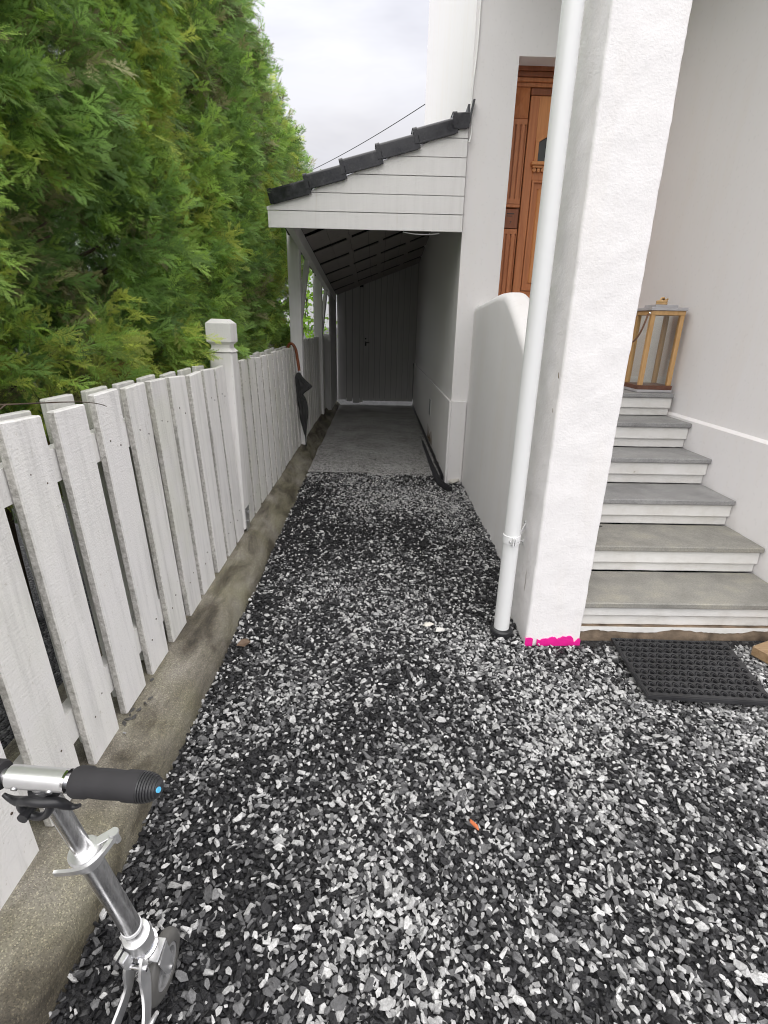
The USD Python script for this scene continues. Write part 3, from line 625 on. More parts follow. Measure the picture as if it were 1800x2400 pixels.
# back wall of boards with the door
BY = 10.3
xe = [-.786, -.617, -.49, -.352]
obj('back_wall_lining', extr(Polygon([(-.735,.13),(.70,.13),(.70,rz(.70,BY)+.02),(-.735,rz(-.735,BY)+.02)]), 'y', BY+.031, BY+.045), UNDER, sh)  # black sheet added behind the boards to stop light through their gaps
for i in range(3):
    x0, x1 = xe[i]+.004, xe[i+1]-.003
    zt0, zt1 = rz(x0, BY)+.005, rz(x1, BY)+.005
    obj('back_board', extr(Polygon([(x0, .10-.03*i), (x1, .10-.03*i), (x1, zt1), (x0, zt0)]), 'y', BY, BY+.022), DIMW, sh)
obj('door_frame', cbox((-.349, BY-.03, .06), (-.292, BY+.03, rz(-.33, BY)-.05), .003), DIMW, sh)
obj('wall_strip', cbox((.684, BY-.012, .825), (.7215, BY+.03, rz(.70, BY)+.01), .002), DIMW, sh)
bd = group_part('back_door', sh, 'grey boarded door at the far end of the passage')
xx = -.288; i = 0
while xx < .69:
    w = min(.109, .70-xx)
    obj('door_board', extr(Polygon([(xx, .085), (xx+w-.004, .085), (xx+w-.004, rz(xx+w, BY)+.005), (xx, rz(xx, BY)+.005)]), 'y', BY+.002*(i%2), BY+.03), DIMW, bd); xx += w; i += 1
obj('keyhole', cat(lathe_along((-.242, BY-.008, 1.251), (0,1,0), [(0,.014),(.008,.014)], 14)), BLACKP, bd)
obj('handle', cat(cbox((-.256, BY-.012, 1.12), (-.228, BY-.001, 1.20), .004), tube([(-.242, BY-.01, 1.185), (-.242, BY-.05, 1.185), (-.17, BY-.052, 1.18)], .008, 10)), BLACKP, bd)

# ------------------------------------------------------------------ fences
SCREW = plain('rusty_screw', (.10,.075,.055), .6, .4, var=.3)
def face_x(zz, lean): return -.897-lean*(zz-.13)/1.1
def board(y0, y1, z0, z1, xf, th, lean, jit, rr):
    """upright board, its face towards the path at xf at the foot"""
    lo = np.array([xf-th, y0, z0]); hi = np.array([xf, y1, z1])
    b = cbox(lo, hi, .004); v = b.vertices.copy()
    t = (v[:,2]-z0)/(z1-z0); v[:,0] -= lean*t; v[:,1] += jit*t
    v[:,2] += (v[:,1]-y0)*rr.uniform(-.05,.05)*(t > .5)
    return trimesh.Trimesh(v, b.faces, process=False)
def fence(name, label, ys, wds, zt, zb, xf, lean, y0, y1, rear=True, seed=0, th=.027):
    f = thing(name, label, 'fence'); rr = RS(seed)
    for k, (yy, w) in enumerate(zip(ys, wds)):
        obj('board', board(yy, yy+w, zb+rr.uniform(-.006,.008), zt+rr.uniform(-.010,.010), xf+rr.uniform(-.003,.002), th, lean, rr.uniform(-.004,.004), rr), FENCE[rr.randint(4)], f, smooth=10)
        if rear and k+1 < len(ys):
            g = (yy+w+ys[k+1])/2; 
            obj('rear_board', board(g-.105, g+.045, zb, zt+.006+rr.uniform(-.01,.01), xf-th-.048, .024, lean, 0, rr), BACKB, f, smooth=10)
    sm = MB()
    for yy, w in zip(ys, wds):
        for z0 in (.285, .325, 1.065, 1.10):
            q = (rr.uniform(.25,.4) if z0 in (.285, 1.10) else rr.uniform(.6,.75))*w; zz_ = z0+rr.uniform(-.012,.012)
            sm.tm(lathe_along((xf-lean*(zz_-.13)/1.1-.002, yy+q, zz_), (1,0,0), [(0,.0035),(.003,.0035),(.0034,.0018)], 8))
    obj('screw', sm.mesh(), SCREW, f, kind='stuff')
    for za, zb_ in ((.25,.357), (1.033,1.131)):
        t0 = (za-.13)/1.12; t1 = (zb_-.13)/1.12
        V = [(xf-th-.003-lean*t, y_, z_) for (t, z_) in ((t0,za),(t1,zb_)) for y_ in (y0, y1)] + [(xf-th-.046-lean*t, y_, z_) for (t, z_) in ((t0,za),(t1,zb_)) for y_ in (y0, y1)]
        F = [[0,1,3,2],[4,6,7,5],[2,3,7,6],[0,4,5,1],[0,2,6,4],[1,5,7,3]]
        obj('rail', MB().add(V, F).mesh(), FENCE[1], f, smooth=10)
    return f
y1s = [-.54,-.31,-.08,.15,.38,.61,.84,1.064,1.291,1.514,1.747,1.972,2.196,2.405,2.655,2.885,3.10]
w1s = [.163]*10+[.164,.166,.160,.195,.172,.172,.168]
f1 = fence('board_fence', 'near stretch of weathered white board fence before the capped post', y1s, w1s, 1.252, .137, -.897, .047, -.6, 3.27, seed=1)
y2s = [3.425+.2245*k for k in range(12)]; w2s = [.168]*12
f2 = fence('board_fence', 'middle stretch of white board fence where the umbrella hangs', y2s, w2s, 1.252, .140, -.902, .035, 3.42, 6.15, seed=2)
y3s = [6.20+.2*k for k in range(14)]; w3s = [.165]*14
f3 = fence('board_fence', 'far stretch of white board fence under the lean-to roof', y3s, w3s, 1.31, .145, -.892, .02, 6.19, 8.94, rear=False, seed=3)
# capped post
cp = thing('fence_post', 'white square fence post with a chamfered block finial', 'post')
xa, xb, ya, yb = -1.035, -.893, 3.275, 3.412
POSTF = painted_wood('weathered_white_post', (.76,.745,.73), 3, .6, .05)
obj('post', cbox((xa, ya, .150), (xb, yb, 1.325), .010), POSTF, cp, smooth=10)
def frustum(z0, z1, i0, i1):
    v = [(xa+i, ya+i, z0) if 0 else None for i in ()]
    V = []
    for z_, i in ((z0, i0), (z1, i1)): V += [(xa+i, ya+i, z_), (xb-i, ya+i, z_), (xb-i, yb-i, z_), (xa+i, yb-i, z_)]
    return V
mb = MB(); prof_ = [(1.3255,.0),(1.350,.020),(1.366,.020),(1.385,.000),(1.49,.000),(1.512,.026),(1.515,.03)]
V = []; 
for z_, i in prof_: V += [(xa-.004+i, ya-.004+i, z_), (xb+.004-i, ya-.004+i, z_), (xb+.004-i, yb+.004-i, z_), (xa-.004+i, yb+.004-i, z_)]
F = []
for k in range(len(prof_)-1):
    for j in range(4): F.append([k*4+j, k*4+(j+1)%4, (k+1)*4+(j+1)%4, (k+1)*4+j])
F.append([len(V)-4, len(V)-3, len(V)-2, len(V)-1])
obj('finial', mb.add(V, F).mesh(), POSTF, cp, smooth=10)
obj('post_shoe', cat(cbox((-.893, 3.30, .125), (-.889, 3.39, .30), .001), cbox((-.8885, 3.325, .19), (-.880, 3.345, .21), .002), cbox((-.8885, 3.345, .25), (-.880, 3.365, .27), .002)), STEELZ, cp)

# ------------------------------------------------------------------ umbrella
um = thing('umbrella', 'closed black umbrella hooked by its wooden handle on the fence', 'umbrella')
UY = 5.90
def spl(P, n=40):
    P = np.asarray(P, float); from scipy.interpolate import CubicSpline
    t = np.concatenate([[0], np.cumsum(np.linalg.norm(np.diff(P, axis=0), axis=1))]); return CubicSpline(t, P)(np.linspace(0, t[-1], n))
hp = spl([(-.995,UY+.02,1.20),(-.990,UY+.02,1.262),(-.955,UY+.01,1.290),(-.918,UY,1.258),(-.896,UY,1.17),(-.884,UY,1.08),(-.877,UY,1.005)], 48)
obj('handle', tube(hp, np.linspace(.014,.0165,48), 14), HANDLEW, um)
obj('ferrule', tube([(-.877,UY,1.008),(-.872,UY,.955)], .0125, 12), CHROME, um)
st = [(.985,-.880,.022,.018),(.95,-.878,.036,.03),(.90,-.862,.058,.04),(.86,-.845,.078,.048),(.838,-.838,.083,.05),(.815,-.842,.078,.045),(.785,-.862,.055,.04),(.75,-.872,.036,.034),(.715,-.864,.045,.038),(.65,-.848,.050,.040),(.58,-.838,.053,.040),(.50,-.837,.046,.036),(.42,-.835,.034,.030),(.34,-.830,.022,.022),(.285,-.826,.012,.012)]
ZS = np.array([s[0] for s in st]); zz = np.linspace(ZS[0], ZS[-1], 60); fI = lambda k: PchipInterpolator(ZS[::-1], np.array([s[k] for s in st])[::-1])(zz)
cx, ex, ey = fI(1), fI(2), fI(3); n = 48; th_ = np.arange(n)*2*math.pi/n; V = []
for i in range(60):
    pl_ = 1+.20*np.sin(7*th_+zz[i]*9)*np.clip((zz[i]-.28)/.1, 0, 1)+.10*np.sin(11*th_-zz[i]*21+1)
    flap = .22*np.exp(-((zz[i]-.835)/.03)**2)*np.maximum(0, np.cos(th_-.3))**4
    flap2 = .18*np.exp(-((zz[i]-.57)/.05)**2)*np.maximum(0, np.cos(th_+.2))**6
    rad = (pl_+flap+flap2)*.88
    V.append(np.stack([cx[i]+ex[i]*rad*np.cos(th_), UY-.02+ey[i]*rad*np.sin(th_), np.full(n, zz[i])-.012*np.sin(5*th_)*np.exp(-((zz[i]-.8)/.06)**2)], 1))
V = np.vstack(V); V[:,0] = np.maximum(V[:,0], -.897-.035*(V[:,2]-.13)/1.1+.004)
I = np.arange(n); J = (I+1)%n; F = np.vstack([np.stack([k*n+J, k*n+I, (k+1)*n+I, (k+1)*n+J], 1) for k in range(59)])
obj('canopy', MB().add(V, F).mesh(), CLOTH, um, smooth=60)
obj('tip', lathe_along((-.826, UY-.02, .30), (.004,0,-.145), [(0,.010),(.02,.007),(.12,.006),(.125,.009),(.143,.008),(.147,.003)], 12), BLACKP, um)

# ------------------------------------------------------------------ lantern
la = thing('lantern', 'tall pale wood and glass lantern on the top landing by the wall', 'lantern')
lx0, lx1, ly0, ly1, lz = 1.928, 2.180, 3.862, 4.105, 1.072
obj('base_trim', cbox((lx0-.008, ly0-.008, lz), (lx1+.004, ly1+.004, lz+.018), .002), GREYP, la)
obj('base', cbox((lx0-.004, ly0-.004, lz+.0185), (lx1+.002, ly1+.002, lz+.048), .002), LANTD, la)
for (a, b) in ((lx0+.006, ly0+.004), (lx1-.036, ly0+.004), (lx0+.006, ly1-.034), (lx1-.036, ly1-.034)):
    obj('post', cbox((a, b, lz+.0485), (a+.030, b+.030, lz+.535), .002), LANTW, la)
zr = lz+.5355
for q in (cbox((lx0+.004, ly0+.002, zr), (lx1-.004, ly0+.034, zr+.030), .002), cbox((lx0+.004, ly1-.034, zr), (lx1-.004, ly1-.002, zr+.030), .002), cbox((lx0+.004, ly0+.0345, zr), (lx0+.036, ly1-.0345, zr+.030), .002), cbox((lx1-.036, ly0+.0345, zr), (lx1-.004, ly1-.0345, zr+.030), .002)):
    obj('top_rail', q, LANTW, la)
obj('roof_board', cbox((lx0-.006, ly0-.008, zr+.0305), (lx1+.003, ly1+.006, zr+.0505), .002), GREYP, la)
obj('roof_board', cbox((lx0+.040, ly0+.036, zr+.051), (lx1-.050, ly1-.04, zr+.070), .002), GREYP, la)
kn = obj('rope_knot', cat(*[tube([(2.045+.030*math.cos(t), 3.975+.030*math.sin(t), zr+.079+.014*q) for t in np.linspace(0, 2*math.pi, 24)], .009, 8) for q in range(2)], tube(spl([(2.025,3.96,zr+.10),(2.045,3.97,zr+.115),(2.06,3.975,zr+.105),(2.078,3.96,zr+.112)], 16), .007, 8), tube(spl([(2.06,3.98,zr+.10),(2.04,3.955,zr+.118),(2.03,3.97,zr+.11)], 12), .006, 8)), ROPE, la, smooth=60)
for q in (cbox((lx0+.036, ly0+.017, lz+.049), (lx1-.036, ly0+.020, zr), .0005), cbox((lx0+.019, ly0+.034, lz+.049), (lx0+.022, ly1-.034, zr), .0005), cbox((lx0+.036, ly1-.020, lz+.049), (lx1-.036, ly1-.017, zr), .0005), cbox((lx1-.022, ly0+.034, lz+.049), (lx1-.019, ly1-.034, zr), .0005)):
    obj('glass_pane', q, PANE, la)
hpts = [(lx0-.004, 3.985+.105*math.cos(t), zr+.005-.190*math.sin(t)) for t in np.linspace(0, math.pi, 30)]
hpts = [(x_-.010-.030*math.sin(t), y_, z_) for (x_, y_, z_), t in zip(hpts, np.linspace(0, math.pi, 30))]
obj('strap', tube(hpts, .0065, 10), LEATHER, la, smooth=60)
obj('rivet', cat(*[lathe_along((lx0+.003, 3.985+s_*.105, zr+.012), (-1,0,0), [(0,.010),(.008,.010),(.014,.005)], 12) for s_ in (-1,1)]), CHROME, la)

# ------------------------------------------------------------------ rubber mat
c0, c1, c2, c3 = np.array([1.213,2.205]), np.array([1.775,2.18]), np.array([1.70,1.745]), np.array([1.185,1.782])
holes = []; nx_, ny_ = 15, 10
slab = Polygon([c0, c3, c2, c1])
def mp_(u, v): return c0*(1-u)*(1-v)+c1*u*(1-v)+c3*(1-u)*v+c2*u*v
ribs = []
cut = []
for j in range(ny_):
    for i in range(nx_):
        u = (i+.5+(.25 if j%2 else -.25)*1)/ (nx_+.3); v = (j+.62)/ny_
        if u > .985 or u < .015: continue
        ctr = mp_(u, v); ax = (mp_(u+.5/nx_, v)-ctr)*.94; ay = (mp_(u, v-.86/ny_)-ctr)
        arc = lambda r_, a0=0, a1=math.pi: [ctr+ax*r_*math.cos(t)+ay*r_*math.sin(t) for t in np.linspace(a0, a1, 9)]
        for r0, r1 in ((1.0,.80), (.64,.0)):
            outer = arc(r0, .12, math.pi-.12); inner = arc(r1, .12, math.pi-.12)[::-1] if r1 else [ctr]
            pg = Polygon(outer+inner)
            if pg.is_valid: cut.append(pg)
mat_poly = slab.difference(unary_union(cut))
mz = .030
mt = thing('rubber_mat', 'black rubber scraper mat with scale-shaped holes before the steps', 'mat')
obj('sheet', extr(mat_poly, 'z', mz-.012, mz+.004), RUBBER, mt, smooth=False)
obj('rim', extr(slab.buffer(.006, join_style=2).difference(slab.buffer(-.006, join_style=2)), 'z', mz-.014, mz+.002), RUBBER, mt, smooth=False)
obj('underlay_rib', extr(unary_union([c.buffer(-.004) for c in cut[1::2] if c.area > 1e-4] or [slab.buffer(-.02)]).intersection(unary_union([Point(*mp_((i+.5)/40, (j+.5)/26)).buffer(.006) for i in range(40) for j in range(26)])) if False else slab.buffer(-.01), 'z', mz-.016, mz-.0135), UNDER, mt, smooth=False)

# timber offcut at the right edge
to = obj('timber_offcut', rough_edges(cbox((1.868, 1.92, .0), (2.10, 2.125, .055), .006, rotm([0,0,1], math.radians(24)), np.array([1.868,2.125,0])), .05, .002, 20), PLKB, smooth=30, label='short brown timber offcut lying right of the rubber mat', cat='timber')

# ------------------------------------------------------------------ drain and membrane along the house
rr = RS(8); 
dm = thing('damp_membrane', 'black dimpled membrane edge along the foot of the passage wall', 'membrane')
yy = np.arange(5.02, 10.2, .03); n = len(yy)
ht = .055+.03*(meshkit.fbm(np.stack([yy*6, yy*0, yy*0], 1), 3, 6))
V = np.concatenate([np.column_stack([np.full(n, .672)+rr.uniform(-.004,.004,n), yy, np.full(n, -.03)]), np.column_stack([np.full(n, .688)+rr.uniform(-.003,.003,n), yy, ht])])
I = np.arange(n-1); obj('sheet', MB().add(V, np.stack([I, I+n, I+n+1, I+1], 1)).mesh(), BLACKP, dm, smooth=30)
mb = MB()
for k in range(0, n-1):
    if rr.rand() < .55:
        h0 = ht[k]+rr.uniform(-.004,.002); mb.add([(.6885, yy[k], h0), (.6885, yy[k+1], h0+rr.uniform(-.004,.004)), (.691, yy[k+1], h0+rr.uniform(.006,.022)), (.691, yy[k], h0+rr.uniform(.006,.022))], [[0,3,2,1]])
obj('paint_flake', mb.mesh(), STUCCO_S, dm, smooth=False)
dr = thing('drain_pipe', 'ribbed black plastic drain pipe lying along the passage wall', 'drain pipe')
P = spl([(.625,7.4,-.022),(.628,6.4,-.010),(.630,5.6,.000),(.634,5.25,.008),(.640,5.02,.014),(.668,4.85,.020),(.718,4.715,.022)], 120)
obj('pipe', tube(P, .028, 14), BLACKP, dr, smooth=60)
mb = MB(); tg = np.gradient(P, axis=0); tg /= np.linalg.norm(tg, axis=1, keepdims=True)
for k in range(2, 119, 1): mb.tm(lathe_along(P[k]-tg[k]*.004, tg[k], [(0,.028),(.001,.0325),(.007,.0325),(.008,.028)], 14))
obj('rib', mb.mesh(), BLACKP, dr, smooth=30, kind='stuff')
obj('mouth', lathe_along(P[-1]-tg[-1]*.002, tg[-1], [(0,.025),(.004,.025)], 14), UNDER, dr)
# broken render at the foot of the corner
chip('render_chunk', (.80, 5.0, .005), .075, .03, .035, PALEST, 'broken white render chunk at the foot of the house corner', 'rubble', .2, 41)

# ------------------------------------------------------------------ cables
obj('wall_cable', tube(spl([(1.02,5.04,3.93),(.86,5.04,3.945),(.775,5.04,3.93),(.748,5.04,3.80),(.742,5.04,3.5),(.728,5.04,3.25),(.735,5.04,3.12),(.738,5.02,3.00),(.722,5.00,2.93)], 60), .0062, 8), CABLEW, smooth=60, label='thin white cable running down the house corner to the roof', cat='cable')
obj('eave_cable', tube(spl([(.20,5.055,2.272),(.30,5.055,2.258),(.42,5.055,2.256),(.52,5.055,2.268)], 20), .0045, 8), CABLEW, smooth=60, label='white cable loop hanging under the gable planks', cat='cable')
WA, WB = np.array([.715,10.36,4.98]), np.array([-1.60,14.0,5.14])
obj('overhead_cable', tube(np.array([WA+(WB-WA)*2.6*t-np.array([0,0,1.1*t*(1-t)]) for t in np.linspace(0, 1, 40)]), .0065, 8), CABLEB, smooth=60, label='thin black overhead wire crossing the sky to the house', cat='cable')

# ------------------------------------------------------------------ scooter
sc = thing('kick_scooter', 'silver aluminium kick scooter with black foam grips beside the kerb', 'scooter')
A = np.array([-.499, .735, .22]); U = np.array([0, -.225, .974]); U /= np.linalg.norm(U)
def onc(zz): return A+U*((zz-A[2])/U[2])
HX = np.array([1, -.075, -.012]); HX /= np.linalg.norm(HX); FD = np.cross([0,0,1.], HX); FD /= np.linalg.norm(FD)
T0 = onc(.850)
seg = lambda z0, z1: np.linalg.norm(onc(z1)-onc(z0))
obj('upper_tube', lathe_along(onc(.61), U, [(0,.0148),(seg(.61,.838),.0148)], 32), ALU, sc, smooth=40)
mb = MB(); 
g_ = np.cross(U, HX); 
obj('tube_groove', beam(onc(.64)-g_*.0145*-1*0+FD*-.0146, onc(.83)+FD*-.0146, .0045, .0016, FD, .0004), CHROME, sc)
obj('lower_tube', lathe_along(onc(.215), U, [(0,.0195),(seg(.215,.61),.0195),(seg(.215,.613),.018)], 36), ALU, sc, smooth=40)
obj('tube_band', lathe_along(onc(.296), U, [(0,.0196),(.001,.0208),(.011,.0208),(.012,.0196)], 36), WHITEM, sc)
cl = group_part('seat_clamp', sc)
obj('collar', lathe_along(onc(.598), U, [(0,.0205),(.002,.0255),(.030,.0265),(.034,.024),(.034,.017)], 36), ALUW, cl, smooth=30)
c_ = onc(.622)
side = HX; fwd = np.cross(U, HX)
if fwd[1] < 0: fwd = -fwd
def loc(a, b, h): return c_+side*a+fwd*b+U*h
# lever wraps the collar from its lug at the right to a tail at the left front
lug = MB()
for dz in (-.012, .008):
    lug.tm(beam(loc(.014,.014,dz), loc(.038,.034,dz), .016, .004, U, .001))
obj('lug', lug.mesh(), ALUW, cl)
pts = [loc(.040,.032,.006), loc(.037,.014,.006), loc(.030,-.006,.005), loc(.016,-.023,.003), loc(-.006,-.030,.000), loc(-.026,-.032,-.003), loc(-.036,-.034,-.002)]
P = spl(pts, 26); mb = MB(); n = len(P); tg = np.gradient(P, axis=0); tg /= np.linalg.norm(tg, axis=1, keepdims=True)
V = []
for k in range(n):
    s_ = np.cross(tg[k], U); s_ /= np.linalg.norm(s_); w = .0042*(1-.4*k/n)
    V += [P[k]+s_*w+U*.0045, P[k]-s_*w+U*.0045, P[k]-s_*w-U*.0075, P[k]+s_*w-U*.0075]
F = [[k*4+j, k*4+(j+1)%4, k*4+4+(j+1)%4, k*4+4+j] for k in range(n-1) for j in range(4)]+[[0,3,2,1],[n*4-4,n*4-3,n*4-2,n*4-1]]
lm = MB().add(V, F).mesh(); lm.fix_normals(); obj('lever', lm, ALUW, cl, smooth=30)
obj('pivot_bolt', cat(lathe_along(loc(.039,.030,-.016), U, [(0,.006),(.028,.006),(.030,.004)], 16), lathe_along(loc(.039,.030,.0125), U, [(0,.009),(.003,.008)], 18)), ALUW, cl)
# handlebar
obj('bar_sleeve', lathe_along(T0-HX*.044, HX, [(0,.0150),(.001,.0168),(.087,.0168),(.088,.0150)], 40), ALUW, sc, smooth=30)
obj('sleeve_end', lathe_along(T0+HX*.0435, HX, [(0,.0170),(.004,.0170),(.004,.0115)], 40), CHROME, sc)
for s_ in (-1, 1):
    obj('bar', lathe_along(T0+HX*s_*.0445, HX*s_, [(0,.0108),(.018,.0108)], 28), ALU, sc, smooth=40)
    g0 = T0+HX*s_*.054
    GS = .90
    pr_ = [(0,.0150),(.002,.0225),(.008,.0252),(.026,.0250),(.031,.0228),(.060,.0236),(.086,.0226),(.091,.0246),(.116,.0246)]
    pr_ = [(a*GS, b*GS) for a, b in pr_]
    gp = obj('grip', lathe_along(g0, HX*s_, pr_, 36), FOAM, sc, smooth=40)
    e = []
    for k in range(7):
        t = .1162+k*.0042; r_ = .0242*math.sqrt(max(.05, 1-((k/8.2)**2)))
        e += [(t, r_), (t+.0026, r_), (t+.003, r_-.0022), (t+.0041, r_-.0022)]
    e += [(.149,.010),(.151,.004)]
    obj('end_cap', lathe_along(g0, HX*s_, [(a*GS, b*GS) for a, b in e], 36), RUBBER, gp, smooth=20)
    bpt = g0+HX*s_*.1310+np.array([0,-.006,.004])
    obj('emblem', lathe_along(bpt, HX*s_+np.array([0,-.25,.3]), [(0,.0048),(.0035,.0042)], 12), BLUE, gp)
for o in (-.030, .024): obj('bar_bolt', lathe_along(T0+HX*o+np.array([0,-.0145,-.0065]), (0,-.9,-.45), [(0,.005),(.003,.0045)], 12), STEELZ, sc)
# black plastic carry hook under the sleeve
hk = MB()
hkp = [T0+HX*-.060+U*-.034+FD*-.012, T0+HX*-.050+U*-.042+FD*-.014, T0+HX*-.030+U*-.040+FD*-.018, T0+HX*-.012+U*-.030+FD*-.022, T0+HX*.012+U*-.030+FD*-.022, T0+HX*.030+U*-.034+FD*-.018, T0+HX*.040+U*-.050+FD*-.014, T0+HX*.056+U*-.048+FD*-.012]
hk.tm(tube(spl(hkp, 40), np.concatenate([np.linspace(.003,.007,8), np.full(24,.0075), np.linspace(.007,.003,8)]), 10))
hk.tm(tube(spl([T0+HX*-.022+U*-.034+FD*-.02, T0+HX*-.026+U*-.056+FD*-.024, T0+HX*-.012+U*-.066+FD*-.026, T0+HX*.014+U*-.052+FD*-.026, T0+HX*.020+U*-.036+FD*-.022], 30), .0062, 10))
hk.tm(lathe_along(T0+HX*-.022+U*-.060+FD*-.036, FD, [(0,.008),(.02,.008)], 14))
hk.tm(lathe_along(onc(.812), U, [(0,.0152),(.001,.021),(.020,.021),(.021,.0152)], 24))
obj('carry_hook', hk.mesh(), BLACKP, sc, smooth=50)
# headset
obj('headset_clamp', cat(lathe_along(onc(.222), U, [(0,.0225),(.002,.0285),(.040,.0290),(.044,.0275),(.046,.0200)], 36), beam(onc(.245)+fwd*-.030+side*-.010, onc(.245)+fwd*-.048+side*-.016, .026, .040, U, .002)), ALUW, sc, smooth=30)
obj('headset_race', lathe_along(onc(.200), U, [(0,.0270),(.003,.0320),(.008,.0320),(.010,.0265),(.022,.0250)], 36), CHROME, sc, smooth=30)
obj('clamp_slot', beam(onc(.247)+fwd*-.029+side*-.012, onc(.247)+fwd*-.0505+side*-.0165, .0035, .041, U, .0005), UNDER, sc)
# fork and front wheel
WC = np.array([-.486, .770, .073]); 
obj('head_tube', lathe_along(onc(.156), U, [(0,.0230),(seg(.156,.199),.0230)], 32), ALUW, sc, smooth=40)
mb = MB()
for s_ in (-1, 1):
    o = HX*s_*.0205
    P4 = [onc(.150)+np.array([WC[0]-A[0],0,0])+o+FD*-.020, onc(.168)+np.array([WC[0]-A[0],0,0])+o+FD*.022, WC+o+np.array([0,.014,.006]), WC+o+np.array([0,-.004,-.014]), WC+o+np.array([0,-.018,.004])]
    P4 = np.array(P4); V = np.vstack([P4-HX*.002, P4+HX*.002]); k = len(P4)
    F = [[0,i,i+1] for i in range(1,k-1)]+[[k,k+i+1,k+i] for i in range(1,k-1)]+sum([[[i,k+i,k+(i+1)%k],[i,k+(i+1)%k,(i+1)%k]] for i in range(k)], [])
    t = trimesh.Trimesh(V, F, process=False); t.fix_normals(); mb.tm(t)
mb.tm(beam(onc(.172)+np.array([WC[0]-A[0],0,0])-HX*.022+FD*.002, onc(.172)+np.array([WC[0]-A[0],0,0])+HX*.022+FD*.002, .044, .005, U, .001))
obj('fork', mb.mesh(), ALUW, sc, smooth=20)
def wheel(name, C_, R0, parent):
    w = group_part(name, parent)
    obj('tyre', lathe_along(C_-HX*.0150, HX, [(0,R0-.026),(.0003,R0-.012),(.004,R0-.003),(.010,R0),(.020,R0),(.026,R0-.003),(.0297,R0-.012),(.030,R0-.026),(.026,R0-.027),(.004,R0-.027),(0,R0-.026)], 48), PU, w, smooth=50)
    mb = MB(); mb.tm(lathe_along(C_-HX*.013, HX, [(0,.016),(.026,.016)], 24))
    mb.tm(lathe_along(C_-HX*.013, HX, [(0,R0-.0275),(.026,R0-.0275),(.026,R0-.034),(0,R0-.034),(0,R0-.0275)], 40))
    for k in range(6):
        a_ = k*math.pi/3+.3; dv = FD*math.cos(a_)+np.array([0,0,1])*math.sin(a_); dv2 = FD*math.cos(a_+.35)+np.array([0,0,1])*math.sin(a_+.35)
        mb.tm(beam(C_+dv*.014, C_+dv2*(R0-.031), .016, .011, np.cross(HX, dv), .001))
    obj('spoked_hub', mb.mesh(), SPOKE, w, smooth=30)
    obj('axle', lathe_along(C_-HX*.026, HX, [(0,.006),(.052,.006)], 12), STEELZ, w)
wheel('front_wheel', WC, .0725, sc)
# folding link plates, deck, rear wheel
DP = np.array([-.500, .672, .150])
for s_ in (-1, 1):
    o = HX*s_*.017
    pts = [onc(.205)+o*.9+FD*-.022, onc(.185)+o*1.0+FD*-.040, onc(.150)+o*1.05+FD*-.050+np.array([0,0,-.004]), np.array([-.50,.650,.098])+o*1.9, np.array([-.50,.600,.080])+o*2.3, np.array([-.50,.555,.078])+o*2.3]
    P = spl(pts, 24); V = []; n = len(P); tg = np.gradient(P, axis=0); tg /= np.linalg.norm(tg, axis=1, keepdims=True)
    for k in range(n):
        u_ = np.cross(HX, tg[k]); u_ /= np.linalg.norm(u_); w = .014+.010*k/n
        V += [P[k]+u_*w+HX*.003, P[k]+u_*w-HX*.003, P[k]-u_*w-HX*.003, P[k]-u_*w+HX*.003]
    F = [[k*4+j, k*4+(j+1)%4, k*4+4+(j+1)%4, k*4+4+j] for k in range(n-1) for j in range(4)]+[[0,3,2,1],[n*4-4,n*4-3,n*4-2,n*4-1]]
    t = MB().add(V, F).mesh(); t.fix_normals(); obj('link_plate', t, ALUW, sc, smooth=30)
obj('link_pin', cat(lathe_along(np.array([-.50,.600,.082])-HX*.052, HX, [(0,.009),(.006,.011),(.098,.011),(.104,.009)], 16), lathe_along(onc(.185)+FD*-.036-HX*.024, HX, [(0,.007),(.048,.007)], 14)), CHROME, sc)
obj('release_lever', tube(spl([np.array([-.470,.585,.105]), np.array([-.456,.612,.118]), np.array([-.452,.632,.122]), np.array([-.440,.650,.140])], 16), np.linspace(.008,.0045,16), 10), ALUW, sc, smooth=50)
obj('deck_neck', cbox((-.527, .50, .062), (-.473, .612, .098), .012), ALUW, sc, smooth=40)
obj('deck', cbox((-.560, .02, .060), (-.440, .52, .082), .008), ALUW, sc, smooth=40)
obj('grip_tape', cbox((-.548, .05, .0822), (-.452, .50, .0835), .0005), RUBBER, sc)
wheel('rear_wheel', np.array([-.50, -.10, .073]), .0725, sc)
obj('rear_bracket', cat(cbox((-.527,-.13,.07),(-.521,.06,.105),.002), cbox((-.479,-.13,.07),(-.473,.06,.105),.002)), ALUW, sc)
fp = [(-.50, -.10+.086*math.cos(a_), .073+.086*math.sin(a_)) for a_ in np.linspace(.5, 2.6, 16)]
V = [];
for p_ in fp: V += [np.array(p_)-HX*.022, np.array(p_)+HX*.022]
obj('rear_mudguard', MB().add(V, [[2*k,2*k+1,2*k+3,2*k+2] for k in range(15)]).mesh(), ALUW, sc, smooth=60)

